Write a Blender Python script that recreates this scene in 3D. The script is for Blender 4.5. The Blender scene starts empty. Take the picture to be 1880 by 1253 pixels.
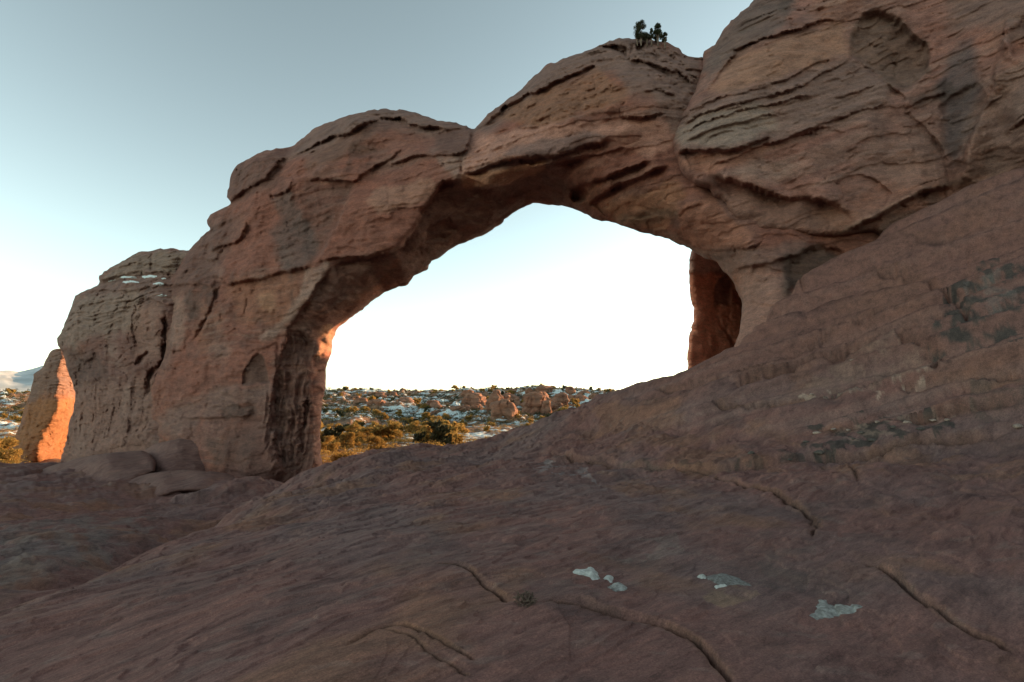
import bpy, math, random
import numpy as np
from mathutils import Vector
rng = np.random.default_rng(7); random.seed(7)
f32 = np.float32
# ------------------------------------------------------------------ scene, camera
sc = bpy.context.scene
COL = sc.collection
FP = 940.0                      # focal length in photo pixels (18 mm on a 36 mm frame)
EYE = np.array([0.0, 0.0, 0.0])   # the eye is the origin; heights are relative to it
PITCH = math.atan((715 - 626.5) / FP)
cam = bpy.data.cameras.new('camera'); cam.lens = 18; cam.sensor_width = 36
cam.clip_start = 0.05; cam.clip_end = 60000
co = bpy.data.objects.new('camera', cam); COL.objects.link(co)
co.rotation_euler = (math.pi / 2 + PITCH, 0, 0); co.location = (0, 0, 0)
sc.camera = co

def ray(px, py):
    a = (np.asarray(px, float) - 940) / FP; b = (626.5 - np.asarray(py, float)) / FP
    c, s = math.cos(PITCH), math.sin(PITCH)
    y = c - b * s; z = s + b * c
    return a / y, z / y         # X and Z per metre of Y

def pt(px, py, Y):
    a, b = ray(px, py); return np.stack([a * Y, Y + 0 * a, b * Y], -1)

# ------------------------------------------------------------------ noise
_perm = np.random.default_rng(3).permutation(256); _perm = np.concatenate([_perm, _perm, _perm])
_g = np.random.default_rng(4).normal(size=(256, 3)); _g /= np.linalg.norm(_g, axis=1)[:, None]; _g = _g.astype(f32)
def perlin(P, seed=0):
    P = np.asarray(P, f32) + f32(seed * 17.31 + 1000.5)
    i = np.floor(P).astype(np.int64); f = (P - i).astype(f32); i &= 255
    u = f * f * f * (f * (f * 6 - 15) + 10)
    out = 0
    for dx in (0, 1):
        wx = u[..., 0] if dx else 1 - u[..., 0]
        hx = _perm[i[..., 0] + dx]
        for dy in (0, 1):
            wy = u[..., 1] if dy else 1 - u[..., 1]
            hy = _perm[hx + i[..., 1] + dy]
            for dz in (0, 1):
                wz = u[..., 2] if dz else 1 - u[..., 2]
                g = _g[_perm[hy + i[..., 2] + dz]]
                out = out + wx * wy * wz * (g[..., 0] * (f[..., 0] - dx) + g[..., 1] * (f[..., 1] - dy) + g[..., 2] * (f[..., 2] - dz))
    return out * 1.6
def fbm(P, o=4, seed=0, gain=.5):
    s = 0; a = 1
    for k in range(o):
        s = s + a * perlin(P, seed + k); P = P * 2.03; a *= gain
    return s
def ridged(P, o=4, seed=0, gain=.5):
    s = 0; a = 1
    for k in range(o):
        s = s + a * (1 - 2.2 * np.abs(perlin(P, seed + k))); P = P * 2.07; a *= gain
    return s
def ss(a, b, x):
    t = np.clip((x - a) / (b - a), 0, 1); return t * t * (3 - 2 * t)
def mix(c, k, w):
    w = np.clip(w, 0, 1)[..., None]; return c * (1 - w) + np.asarray(k) * w

def tps_fit(p, v, lam=1e-3):
    p = np.asarray(p, float); v = np.asarray(v, float); n = len(p)
    r2 = ((p[:, None] - p[None]) ** 2).sum(-1)
    K = .5 * r2 * np.log(r2 + 1e-9) + lam * np.eye(n); Q = np.c_[np.ones(n), p]
    A = np.block([[K, Q], [Q.T, np.zeros((3, 3))]])
    w = np.linalg.solve(A, np.r_[v, np.zeros(3)])
    def ev(x, y):
        sh = np.shape(x); x = np.ravel(x); y = np.ravel(y)
        out = w[n] + w[n + 1] * x + w[n + 2] * y
        for k in range(n):
            r = (x - p[k, 0]) ** 2 + (y - p[k, 1]) ** 2
            out = out + w[k] * .5 * r * np.log(r + 1e-9)
        return out.reshape(sh)
    return ev

# ------------------------------------------------------------------ traced lines
def densify(pts, seg, jit, seed, closed=False):
    r = np.random.default_rng(seed); p = np.asarray(pts, float)
    if closed: p = np.vstack([p, p[:1]])
    L = np.r_[0, np.cumsum(np.linalg.norm(np.diff(p, axis=0), axis=1))]
    n = max(2, int(L[-1] / seg)); t = np.linspace(0, L[-1], n + 1)
    q = np.c_[np.interp(t, L, p[:, 0]), np.interp(t, L, p[:, 1])]
    if closed: q = q[:-1]
    m = len(q)
    e = r.normal(size=(m, 2)); k = np.array([1, 2, 1]) / 4.
    e2 = r.normal(size=(m, 2))
    for c in (0, 1):
        for _ in range(3): e2[:, c] = np.convolve(np.r_[e2[-1:, c], e2[:, c], e2[:1, c]], k, 'valid')
    q = q + jit * (.45 * e + 1.2 * e2)
    return q
def poly_inside(X, Y, P):
    ins = np.zeros(X.shape, bool); n = len(P)
    for i in range(n):
        x0, y0 = P[i]; x1, y1 = P[(i + 1) % n]
        if y0 == y1: continue
        c = ((y0 > Y) != (y1 > Y)); 
        ins ^= c & (X < (x1 - x0) * (Y - y0) / (y1 - y0) + x0)
    return ins

class Grid:
    """a regular sheet of sample points; lines(), polys() give distance fields near traced lines"""
    def __init__(s, x0, x1, y0, y1, st):
        s.x0, s.y0, s.st = x0, y0, st
        s.nx = int((x1 - x0) / st) + 1; s.ny = int((y1 - y0) / st) + 1
        s.X, s.Y = np.meshgrid(x0 + st * np.arange(s.nx), y0 + st * np.arange(s.ny))
    def line(s, q, maxd, closed=False):
        D = np.full(s.X.shape, 1e6); SD = np.zeros(s.X.shape); T = np.zeros(s.X.shape)
        NX = np.zeros(s.X.shape); NY = np.zeros(s.X.shape)
        n = len(q); m = n if closed else n - 1
        for i in range(m):
            a = q[i]; b = q[(i + 1) % n]
            lo = np.minimum(a, b) - maxd; hi = np.maximum(a, b) + maxd
            i0 = max(0, int((lo[0] - s.x0) / s.st)); i1 = min(s.nx, int((hi[0] - s.x0) / s.st) + 2)
            j0 = max(0, int((lo[1] - s.y0) / s.st)); j1 = min(s.ny, int((hi[1] - s.y0) / s.st) + 2)
            if i0 >= i1 or j0 >= j1: continue
            x = s.X[j0:j1, i0:i1]; y = s.Y[j0:j1, i0:i1]
            d = b - a; L2 = d @ d + 1e-9
            t = np.clip(((x - a[0]) * d[0] + (y - a[1]) * d[1]) / L2, 0, 1)
            cx = a[0] + t * d[0]; cy = a[1] + t * d[1]
            dd = np.hypot(x - cx, y - cy)
            w = dd < D[j0:j1, i0:i1]
            D[j0:j1, i0:i1][w] = dd[w]
            sg = (x - a[0]) * d[1] - (y - a[1]) * d[0]
            SD[j0:j1, i0:i1][w] = (np.sign(sg) * dd)[w]
            T[j0:j1, i0:i1][w] = ((i + t) / m)[w]
            NX[j0:j1, i0:i1][w] = cx[w]; NY[j0:j1, i0:i1][w] = cy[w]
        return D, SD, T, NX, NY
    def poly(s, q, maxd):
        D, _, _, NX, NY = s.line(q, maxd, True)
        ins = poly_inside(s.X, s.Y, q)
        return np.where(ins, np.minimum(D, maxd), -np.minimum(D, maxd)), NX, NY

def new_mesh(name, V, F, mat, col=None, smooth=True, parent=None):
    me = bpy.data.meshes.new(name)
    V = np.asarray(V, f32); F = np.asarray(F, np.int32); k = F.shape[1]
    me.vertices.add(len(V)); me.vertices.foreach_set('co', V.ravel())
    me.loops.add(F.size); me.loops.foreach_set('vertex_index', F.ravel())
    me.polygons.add(len(F)); me.polygons.foreach_set('loop_start', np.arange(0, F.size, k, dtype=np.int32))
    me.polygons.foreach_set('use_smooth', np.full(len(F), smooth))
    me.update(calc_edges=True); me.validate()
    if col is not None:
        a = me.attributes.new('Tone', 'FLOAT_COLOR', 'POINT')
        c = np.ones((len(V), 4), f32); c[:, :3] = np.clip(col, 0.005, .95); a.data.foreach_set('color', c.ravel())
    me.materials.append(mat)
    o = bpy.data.objects.new(name, me); COL.objects.link(o)
    if parent: o.parent = parent
    return o
def tag(o, label=None, cat=None, group=None, kind=None):
    if label: o['label'] = label
    if cat: o['category'] = cat
    if group: o['group'] = group
    if kind: o['kind'] = kind
    return o
def empty(name, loc=(0, 0, 0)):
    o = bpy.data.objects.new(name, None); o.location = loc; o.empty_display_size = .3; COL.objects.link(o); return o

# ------------------------------------------------------------------ materials
def mat_new(name):
    m = bpy.data.materials.new(name); m.use_nodes = True
    nt = m.node_tree; b = nt.nodes['Principled BSDF']; b.inputs['Roughness'].default_value = .92
    b.inputs['Specular IOR Level'].default_value = .18
    return m, nt, b
def N(nt, t, **kw):
    n = nt.nodes.new(t)
    for k, v in kw.items():
        if k in n.inputs: n.inputs[k].default_value = v
        else: setattr(n, k, v)
    return n
def ramp(nt, stops):
    r = nt.nodes.new('ShaderNodeValToRGB'); e = r.color_ramp.elements
    while len(e) < len(stops): e.new(.5)
    for x, (p, c) in zip(e, stops): x.position = p; x.color = (*c, 1) if len(c) == 3 else c
    return r
def rock_mat(name, rot=(0, 0, 0), scl=(1, 1, 1), fine=1.0, bump=1.0):
    m, nt, b = mat_new(name); L = nt.links.new
    at = N(nt, 'ShaderNodeAttribute', attribute_name='Tone')
    tc = N(nt, 'ShaderNodeTexCoord')
    mp = N(nt, 'ShaderNodeMapping', vector_type='TEXTURE'); mp.inputs['Rotation'].default_value = rot; mp.inputs['Scale'].default_value = [1 / q for q in scl]
    L(tc.outputs['Object'], mp.inputs['Vector'])
    n1 = N(nt, 'ShaderNodeTexNoise', Scale=1.6 * fine, Detail=9.0, Roughness=.68); L(mp.outputs[0], n1.inputs['Vector'])
    n2 = N(nt, 'ShaderNodeTexNoise', Scale=9 * fine, Detail=8.0, Roughness=.78); L(mp.outputs[0], n2.inputs['Vector'])
    n3 = N(nt, 'ShaderNodeTexNoise', Scale=55 * fine, Detail=3.0, Roughness=.7); L(tc.outputs['Object'], n3.inputs['Vector'])
    r1 = ramp(nt, [(.28, (.58, .58, .60)), (.5, (1, 1, 1)), (.74, (1.36, 1.28, 1.22))]); L(n1.outputs['Fac'], r1.inputs[0])
    r2 = ramp(nt, [(.3, (.62, .62, .63)), (.52, (1, 1, 1)), (.72, (1.34, 1.31, 1.28))]); L(n2.outputs['Fac'], r2.inputs[0])
    r3 = ramp(nt, [(.3, (.66, .66, .66)), (.52, (1, 1, 1)), (.66, (1.25, 1.23, 1.2)), (.76, (1.75, 1.7, 1.65))]); L(n3.outputs['Fac'], r3.inputs[0])
    x = at.outputs['Color']
    for r in (r1, r2, r3):
        k = N(nt, 'ShaderNodeMix', data_type='RGBA', blend_type='MULTIPLY'); k.inputs[0].default_value = 1
        L(x, k.inputs[6]); L(r.outputs[0], k.inputs[7]); x = k.outputs[2]
    L(x, b.inputs['Base Color'])
    ad = N(nt, 'ShaderNodeMath', operation='MULTIPLY_ADD'); L(n2.outputs['Fac'], ad.inputs[0]); ad.inputs[1].default_value = .35; L(n1.outputs['Fac'], ad.inputs[2])
    ad2 = N(nt, 'ShaderNodeMath', operation='MULTIPLY_ADD'); L(n3.outputs['Fac'], ad2.inputs[0]); ad2.inputs[1].default_value = .1; L(ad.outputs[0], ad2.inputs[2])
    bp = N(nt, 'ShaderNodeBump'); bp.inputs['Strength'].default_value = .6; bp.inputs['Distance'].default_value = .10 * bump
    L(ad2.outputs[0], bp.inputs['Height']); L(bp.outputs[0], b.inputs['Normal'])
    return m
M_wall = rock_mat('weathered_sandstone', rot=(0, math.radians(-6), math.radians(-30)), scl=(1, 1, 3.2), fine=.9)
M_slick = rock_mat('slickrock', rot=(0, math.radians(-10), math.radians(36)), scl=(.5, 2.3, 2.5), fine=1.5, bump=.42)
M_far = rock_mat('far_sandstone', scl=(1, 1, 3), fine=.25, bump=4)

def flat_mat(name, c0, c1, scale=4, rough=.9, bump=.02, sub=0):
    m, nt, b = mat_new(name); L = nt.links.new
    tc = N(nt, 'ShaderNodeTexCoord'); n = N(nt, 'ShaderNodeTexNoise', Scale=scale, Detail=5.0, Roughness=.65)
    L(tc.outputs['Object'], n.inputs['Vector']); r = ramp(nt, [(.35, c0), (.65, c1)]); L(n.outputs['Fac'], r.inputs[0])
    L(r.outputs[0], b.inputs['Base Color']); b.inputs['Roughness'].default_value = rough
    bp = N(nt, 'ShaderNodeBump'); bp.inputs['Distance'].default_value = bump; L(n.outputs['Fac'], bp.inputs['Height']); L(bp.outputs[0], b.inputs['Normal'])
    return m
M_snow = flat_mat('snow', (.50, .55, .55), (.68, .72, .71), 9, .7, .02)
M_oldsnow = flat_mat('old_snow', (.30, .29, .26), (.60, .59, .55), 22, .7, .02)
M_ice = flat_mat('gritty_ice', (.15, .135, .12), (.38, .37, .34), 26, .55, .015)
M_leaf = flat_mat('juniper_foliage', (.16, .115, .035), (.48, .29, .085), 1.3, .8, .0)
def leafy(m, k):
    nt = m.node_tree; b = nt.nodes['Principled BSDF']; t = nt.nodes.new('ShaderNodeBsdfTranslucent'); mx = nt.nodes.new('ShaderNodeMixShader'); mx.inputs[0].default_value = k
    nt.links.new(b.inputs['Base Color'].links[0].from_socket, t.inputs[0]); nt.links.new(b.outputs[0], mx.inputs[1]); nt.links.new(t.outputs[0], mx.inputs[2])
    nt.links.new(mx.outputs[0], [n for n in nt.nodes if n.type == 'OUTPUT_MATERIAL'][0].inputs[0])
leafy(M_leaf, .4)
M_leafd = flat_mat('dark_foliage', (.03, .036, .02), (.07, .065, .03), 2.5, .8, .0)
M_bark = flat_mat('bark', (.10, .07, .05), (.22, .16, .12), 9, .95, .02)
M_twig = flat_mat('dry_twig', (.09, .06, .045), (.17, .12, .09), 20, .95, .002)

# palette (albedo)
RED = (.245, .106, .072); ORG = (.29, .135, .08); GRY = (.205, .132, .104); PAL = (.36, .255, .195)
DRK = (.085, .062, .05); BRN = (.145, .074, .055); BLU = (.115, .092, .078)

# ------------------------------------------------------------------ rock builder
def _wx(px): return np.interp(px, [-400, 0, 110, 300, 450, 600, 770, 940, 1150, 1265, 1400, 1560, 1700, 1880, 2300, 2700],
                                  [52, 41.5, 37.5, 31, 27, 24, 21.4, 19.4, 17.6, 17.1, 17.0, 16.9, 16.3, 15.3, 13.4, 12])
def make_rock(name, outline, W, ctrl, feats, cols, st=2.0, T=4.0, DT=70, R=.5, D=14, rough=1.4, seed=1,
              layer=None, lay_amp=.10, dip=(0, 0), amp=1.0, base=RED, flute=None, craggy=None, mat=None, fray=6, spall=.9, flam=.34):
    q = densify(outline, fray, rough, seed, True)
    g = Grid(q[:, 0].min() - 3 * st, q[:, 0].max() + 3 * st, q[:, 1].min() - 3 * st, q[:, 1].max() + 3 * st, st)
    sd, NX, NY = g.poly(q, DT)
    X = g.X.copy(); Y = g.Y.copy()
    snap = (sd < 0) & (sd > -1.6 * st)
    X[snap] = NX[snap]; Y[snap] = NY[snap]
    ok = sd > -1.6 * st
    cell = ok[:-1, :-1] & ok[1:, :-1] & ok[:-1, 1:] & ok[1:, 1:]
    ins = sd > 0
    cell &= ins[:-1, :-1] | ins[1:, :-1] | ins[:-1, 1:] | ins[1:, 1:]
    used = np.zeros(X.shape, bool)
    used[:-1, :-1] |= cell; used[1:, :-1] |= cell; used[:-1, 1:] |= cell; used[1:, 1:] |= cell
    sdc = np.clip(sd, 0, DT)
    c = np.array(ctrl, float); tp = tps_fit(c[:, :2] / 200., c[:, 2], 2e-3)
    dz = np.zeros(X.shape); dz[used] = tp(X[used] / 200., Y[used] / 200.)
    dz += R * (1 - np.sqrt(np.clip(1 - (1 - np.clip(sdc / D, 0, 1)) ** 2, 0, 1)))
    Wb = W(X)
    nzp = np.stack([X, Y, 0 * X + seed], -1)
    n1 = perlin(nzp / [7., 7., 1.], seed + 5) + .6 * perlin(nzp / [3.4, 3.4, 1.], seed + 8); n2 = perlin(nzp / [22., 22., 1.], seed + 6); n3 = perlin(nzp / [45., 45., 1.], seed + 7)
    k = 0
    for f in feats:
        k += 1; kind = f[0]
        if kind == 's':
            _, pts, ao, Lo, ai, Li, w = f
            md = min(3.2 * max(Lo, Li), 150); qq = densify(pts, 8, 1.5, seed * 100 + k)
            d, s_, t, _, _ = g.line(qq, md)
            m = d < md; e = ss(0, .13, t) * ss(0, .13, 1 - t) * np.clip(.85 + .6 * n3, .3, 1.3)
            s_ = s_ + 1.9 * n1 + 2.0 * n2
            up = .5 + .5 * np.tanh(s_ / w)
            dd = np.clip(s_, 0, None); di = np.clip(-s_, 0, None)
            fade = 1 - ss(md * .6, md, d)
            dz += np.where(m, e * fade * (-ao * np.exp(-dd / Lo) * up + ai * np.exp(-di / Li) * (1 - up)), 0)
        elif kind == 'c':
            _, pts, a, w = f
            qq = densify(pts, 7, 1.3, seed * 100 + k); d, s_, t, _, _ = g.line(qq, 4 * w)
            e = ss(0, .25, t) * ss(0, .25, 1 - t) * np.clip(.8 + .8 * n2, .15, 1.4); wv = w * np.clip(.72 + .9 * n2 + .5 * n1, .3, 1.5)
            dd = np.abs(s_ + .9 * n1) + np.where(d > 3 * w, d, 0)
            dz += np.where(d < 4 * w, .85 * a * e * np.exp(-(dd / wv) ** 2), 0)
        elif kind == 'p':
            _, pts, a, so = f
            qq = densify(pts, 8, 1.5, seed * 100 + k, True); s_, _, _ = g.poly(qq, so * 2 + 4)
            dz += a * ss(-so * .3, so, s_ + 1.2 * n1) * np.clip(.9 + .4 * n3, .5, 1.3)
    def mask(polys, so):
        m = np.zeros(X.shape)
        for P in polys or []:
            qq = densify(P, 12, 3, seed + 50, True); s_, _, _ = g.poly(qq, so + 4); m = np.maximum(m, ss(-so, so, s_))
        return m
    lm = mask(layer, 18); fm = mask(flute, 8); cm = mask(craggy, 12)
    u = used
    a, b = ray(X[u], Y[u]); Yd = (Wb + dz)[u]
    P = np.stack([a * Yd, Yd, b * Yd], -1)
    lmu, fmu, cmu = lm[u], fm[u], cm[u]
    sc_ = np.clip(Yd / 20., .7, 3)
    edge = np.ones_like(Yd)
    n = 0.30 * fbm(P * .33, 3, seed) + .10 * fbm(P * 1.1, 3, seed + 9)
    n += (.02 + .11 * cmu) * (ridged(P * np.array([1.6, 1.6, 2.2]), 4, seed + 20) - .6)
    # bedding: thin ledges that follow a dipping, warped height
    h = P[:, 2] + dip[0] * P[:, 0] + dip[1] * P[:, 1] + .35 * fbm(P * .25, 2, seed + 30)
    def beds(h, fr, s0):
        q3 = np.stack([h * fr, P[:, 0] * .12 * fr ** .5, P[:, 1] * .12 * fr ** .5], -1)
        v = perlin(q3, s0); return np.tanh(v * 3.2)
    bed = beds(h, 2.6, seed + 31) * .6 + beds(h, 7, seed + 32) * .4 + beds(h, 15, seed + 33) * .22
    pat = ss(-.25, .35, fbm(P * .45, 2, seed + 40))
    n += lay_amp * bed * (.05 + .16 * pat * (1 - lmu) + lmu * (.8 + .3 * pat))
    # random fracture lines
    H = np.stack([P[:, 0] * .26, P[:, 1] * .26, h * .95], -1)
    fr = np.abs(perlin(H + .12 * fbm(P * 1.3, 2, seed + 60)[:, None], seed + 61))
    n += .11 * np.exp(-(fr / .012) ** 2) * ss(.15, .5, perlin(P * .4, seed + 62))
    # spalled slabs: plateaus with crisp edges
    sp = fbm(H * 1.15, 4, seed + 70); n += spall * (.10 * ss(.16, .19, sp) - .08 * ss(.34, .37, -sp))
    if flute:
        lat = (P[:, 0] * .87 - P[:, 1] * .49)
        fl = ridged(np.stack([lat * 2.2, P[:, 2] * .28, P[:, 1] * .5], -1) + .3 * fbm(P * .7, 2, seed + 81)[:, None], 4, seed + 80, .6)
        n += fmu * -flam * (fl - .6)
    Yd = Yd + n * amp * sc_ ** .5
    P = np.stack([a * Yd, Yd, b * Yd], -1)
    # colours
    C = np.tile(np.asarray(base, float), (len(Yd), 1))
    C = mix(C, GRY, .55 * ss(-.1, .5, fbm(P * .22, 3, seed + 100)))
    C = mix(C, ORG, .45 * ss(.0, .6, fbm(P * .3, 3, seed + 110)))
    C = mix(C, BRN, .5 * ss(.05, .5, fbm(P * np.array([.5, .5, .9]), 4, seed + 115)))
    C = mix(C, GRY, .75 * lmu * (.6 + .4 * pat))
    C = mix(C, PAL, .25 * ss(.15, .6, beds(h, 3.5, seed + 34)) * ss(-.1, .4, fbm(P * .3, 2, seed + 35)))
    C = mix(C, BRN, .30 * ss(.2, .7, beds(h, 9, seed + 36)))
    # desert varnish running down the face
    st_ = fbm(np.stack([P[:, 0] * 1.1, P[:, 1] * 1.1, P[:, 2] * .13], -1), 4, seed + 120)
    C = mix(C, DRK, .42 * ss(.22, .75, st_) * ss(-.2, .4, fbm(P * .2, 2, seed + 121)))
    C = mix(C, DRK, .4 * lmu * ss(.15, .7, fbm(P * 1.3, 4, seed + 130)))
    brk = fbm(P * .9, 5, seed + 140)
    for i, cf in enumerate(cols):
        kind, pts, cc, so, s_ = cf
        if kind == 'p':
            qq = densify(pts, 10, 3, seed * 7 + i, True); w, _, _ = g.poly(qq, so * 1.6 + 6)
            w = ss(-so, so, w[u] + so * .9 * brk)
        else:
            qq = densify(pts, 8, 1.5, seed * 7 + i); d, _, _, _, _ = g.line(qq, so * 4)
            w = np.exp(-(d[u] / so) ** 2) * ss(-.7, .3, brk)
        C = mix(C, cc, s_ * w)
    C = C * np.array([1.02, .945, .99]) * (1.12 if name == 'sandstone_cliff' else 1)
    # mesh: front sheet, back sheet, sharing the rim
    idx = np.full(X.shape, -1); idx[u] = np.arange(u.sum())
    rim = snap[u]; nb = int((~rim).sum())
    bidx = np.full(u.sum(), -1); bidx[rim] = np.where(rim)[0]; bidx[~rim] = u.sum() + np.arange(nb)
    th = ((T(X) if callable(T) else T + 0 * X) * np.sqrt(np.clip(1 - (1 - sdc / DT) ** 2, 0, 1)))[u] + .06
    Yb = Yd + th * (1 + .15 * fbm(P * .3, 3, seed + 150))
    PB = np.stack([a * Yb, Yb, b * Yb], -1)[~rim]
    F = np.stack([idx[:-1, :-1][cell], idx[1:, :-1][cell], idx[1:, 1:][cell], idx[:-1, 1:][cell]], -1)
    FB = bidx[F[:, ::-1]]
    V = np.vstack([P, PB]); CC = np.vstack([C, C[~rim]])
    return new_mesh(name, V, np.vstack([F, FB]), mat or M_wall, CC)

exec_marker = None
# ================================================================== THE ARCH
arch_out = [(262,850),(268,800),(275,740),(285,690),(300,660),(305,640),(306,580),(305,530),(312,505),(330,485),(344,461),(357,451),(373,432),(387,421),
 (380,415),(380,403),(388,394),(401,387),(420,379),(427,373),(416,363),(416,355),(422,340),(424,320),(433,303),(459,290),(487,277),(510,274),(535,271),
 (551,257),(577,237),(615,220),(647,211),(679,203),(708,200),(720,205),(743,202),(765,207),(784,214),(803,223),(829,225),(855,231),(870,238),(879,227),
 (893,211),(915,196),(930,182),(956,165),(978,141),(1007,119),(1026,112),(1059,99),(1092,86),(1106,79),(1132,71),(1162,71),(1187,71),(1224,77),(1246,88),
 (1253,99),(1272,104),(1292,106),(1340,150),(1500,300),(1760,340),(1760,520),(1600,640),(1440,700),(1343,645),(1350,631),(1357,610),(1362,581),(1362,553),(1353,529),
 (1336,504),(1318,483),(1290,473),(1269,458),(1242,446),(1217,437),(1187,429),(1158,420),(1132,411),(1106,406),(1084,398),(1062,387),(1037,380),(1004,376),
 (980,372),(967,378),(949,387),(923,407),(893,428),(868,440),(848,450),(832,454),(807,472),(791,478),(784,496),(759,506),(749,523),(727,528),(705,537),
 (682,555),(650,579),(618,602),(611,621),(609,644),(602,661),(600,688),(596,728),(591,758),(589,782),(590,862),(560,960),(400,960),(262,900)]
arch_ctrl = [
 (344,461,2.2),(390,392,1.8),(424,330,1.6),(535,271,2),(615,220,2.2),(708,200,2.4),(803,223,2),(870,238,1.7),(956,165,2),(1059,99,2),(1162,71,2.3),(1250,95,2.2),
 (470,300,.3),(450,400,.4),(400,440,.8),(480,330,.2),(560,290,0),(650,230,.2),(700,260,.2),(680,285,.4),(700,330,0),(640,430,0),(760,340,.1),(750,400,.1),(520,400,0),(600,470,0),(560,440,.1),
 (345,520,.2),(310,560,.9),(330,610,.2),(450,560,.1),(500,600,.1),(540,560,.3),(400,650,-.2),(350,750,-.5),(300,760,-.1),(270,800,.4),(420,800,-1.1),(300,840,-.8),(470,690,-.2),(480,860,-1.2),(500,620,.3),(400,920,-1.6),
 (535,620,1.0),(522,700,.8),(515,780,.6),(530,870,.6),(560,640,2.0),(555,740,1.6),(560,860,1.4),(590,640,3.1),(588,720,2.8),(588,860,2.6),(609,640,3.9),(615,606,4.6),(600,690,3.4),
 (567,557,.4),(590,520,.3),(609,488,.2),(640,500,1.0),(680,510,2.0),(640,550,2.6),(600,585,2.4),(720,475,.9),(727,458,.4),(750,430,.4),(768,403,.3),(797,352,.3),(842,333,.2),
 (650,579,4.9),(705,537,4.9),(750,520,4.9),(785,490,5),(848,450,5),(925,405,5),(980,372,4.8),(1060,387,4.5),(1132,411,4.2),(1217,437,4),(1269,458,3.8),(1318,483,3.2),(1353,529,2.2),(1362,565,1.8),(1346,636,.9),
 (700,515,3.4),(760,475,2.6),(800,440,2.8),(850,400,2.9),(830,370,1.4),(900,340,1.0),(860,350,1.2),(900,385,3.3),(960,315,1.0),(960,345,3.2),(1020,310,1.0),(1030,350,3.4),
 (940,250,0),(900,280,0),(1000,200,.1),(1000,270,0),(1100,160,.3),(1200,150,.5),(1100,240,0),(1200,230,.2),(1180,110,1.2),(1250,150,1),(1280,130,1.6),(1230,280,.7),
 (1100,300,.8),(1150,290,.7),(1180,340,1.3),(1110,375,3.2),(1160,390,2.9),(1210,390,2.4),(1250,350,1.1),(1250,400,1.8),(1300,400,.9),(1320,450,1.8),(1370,440,.6),(1380,500,1.0),(1410,570,.1),(1385,615,-.3),(1358,628,.2),(1450,480,.5),
 (1300,250,1.6),(1400,330,1.6),(1500,400,.9),(1540,460,1.0),(1700,420,1.2),(1600,520,.8),(1440,680,.6)]
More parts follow.
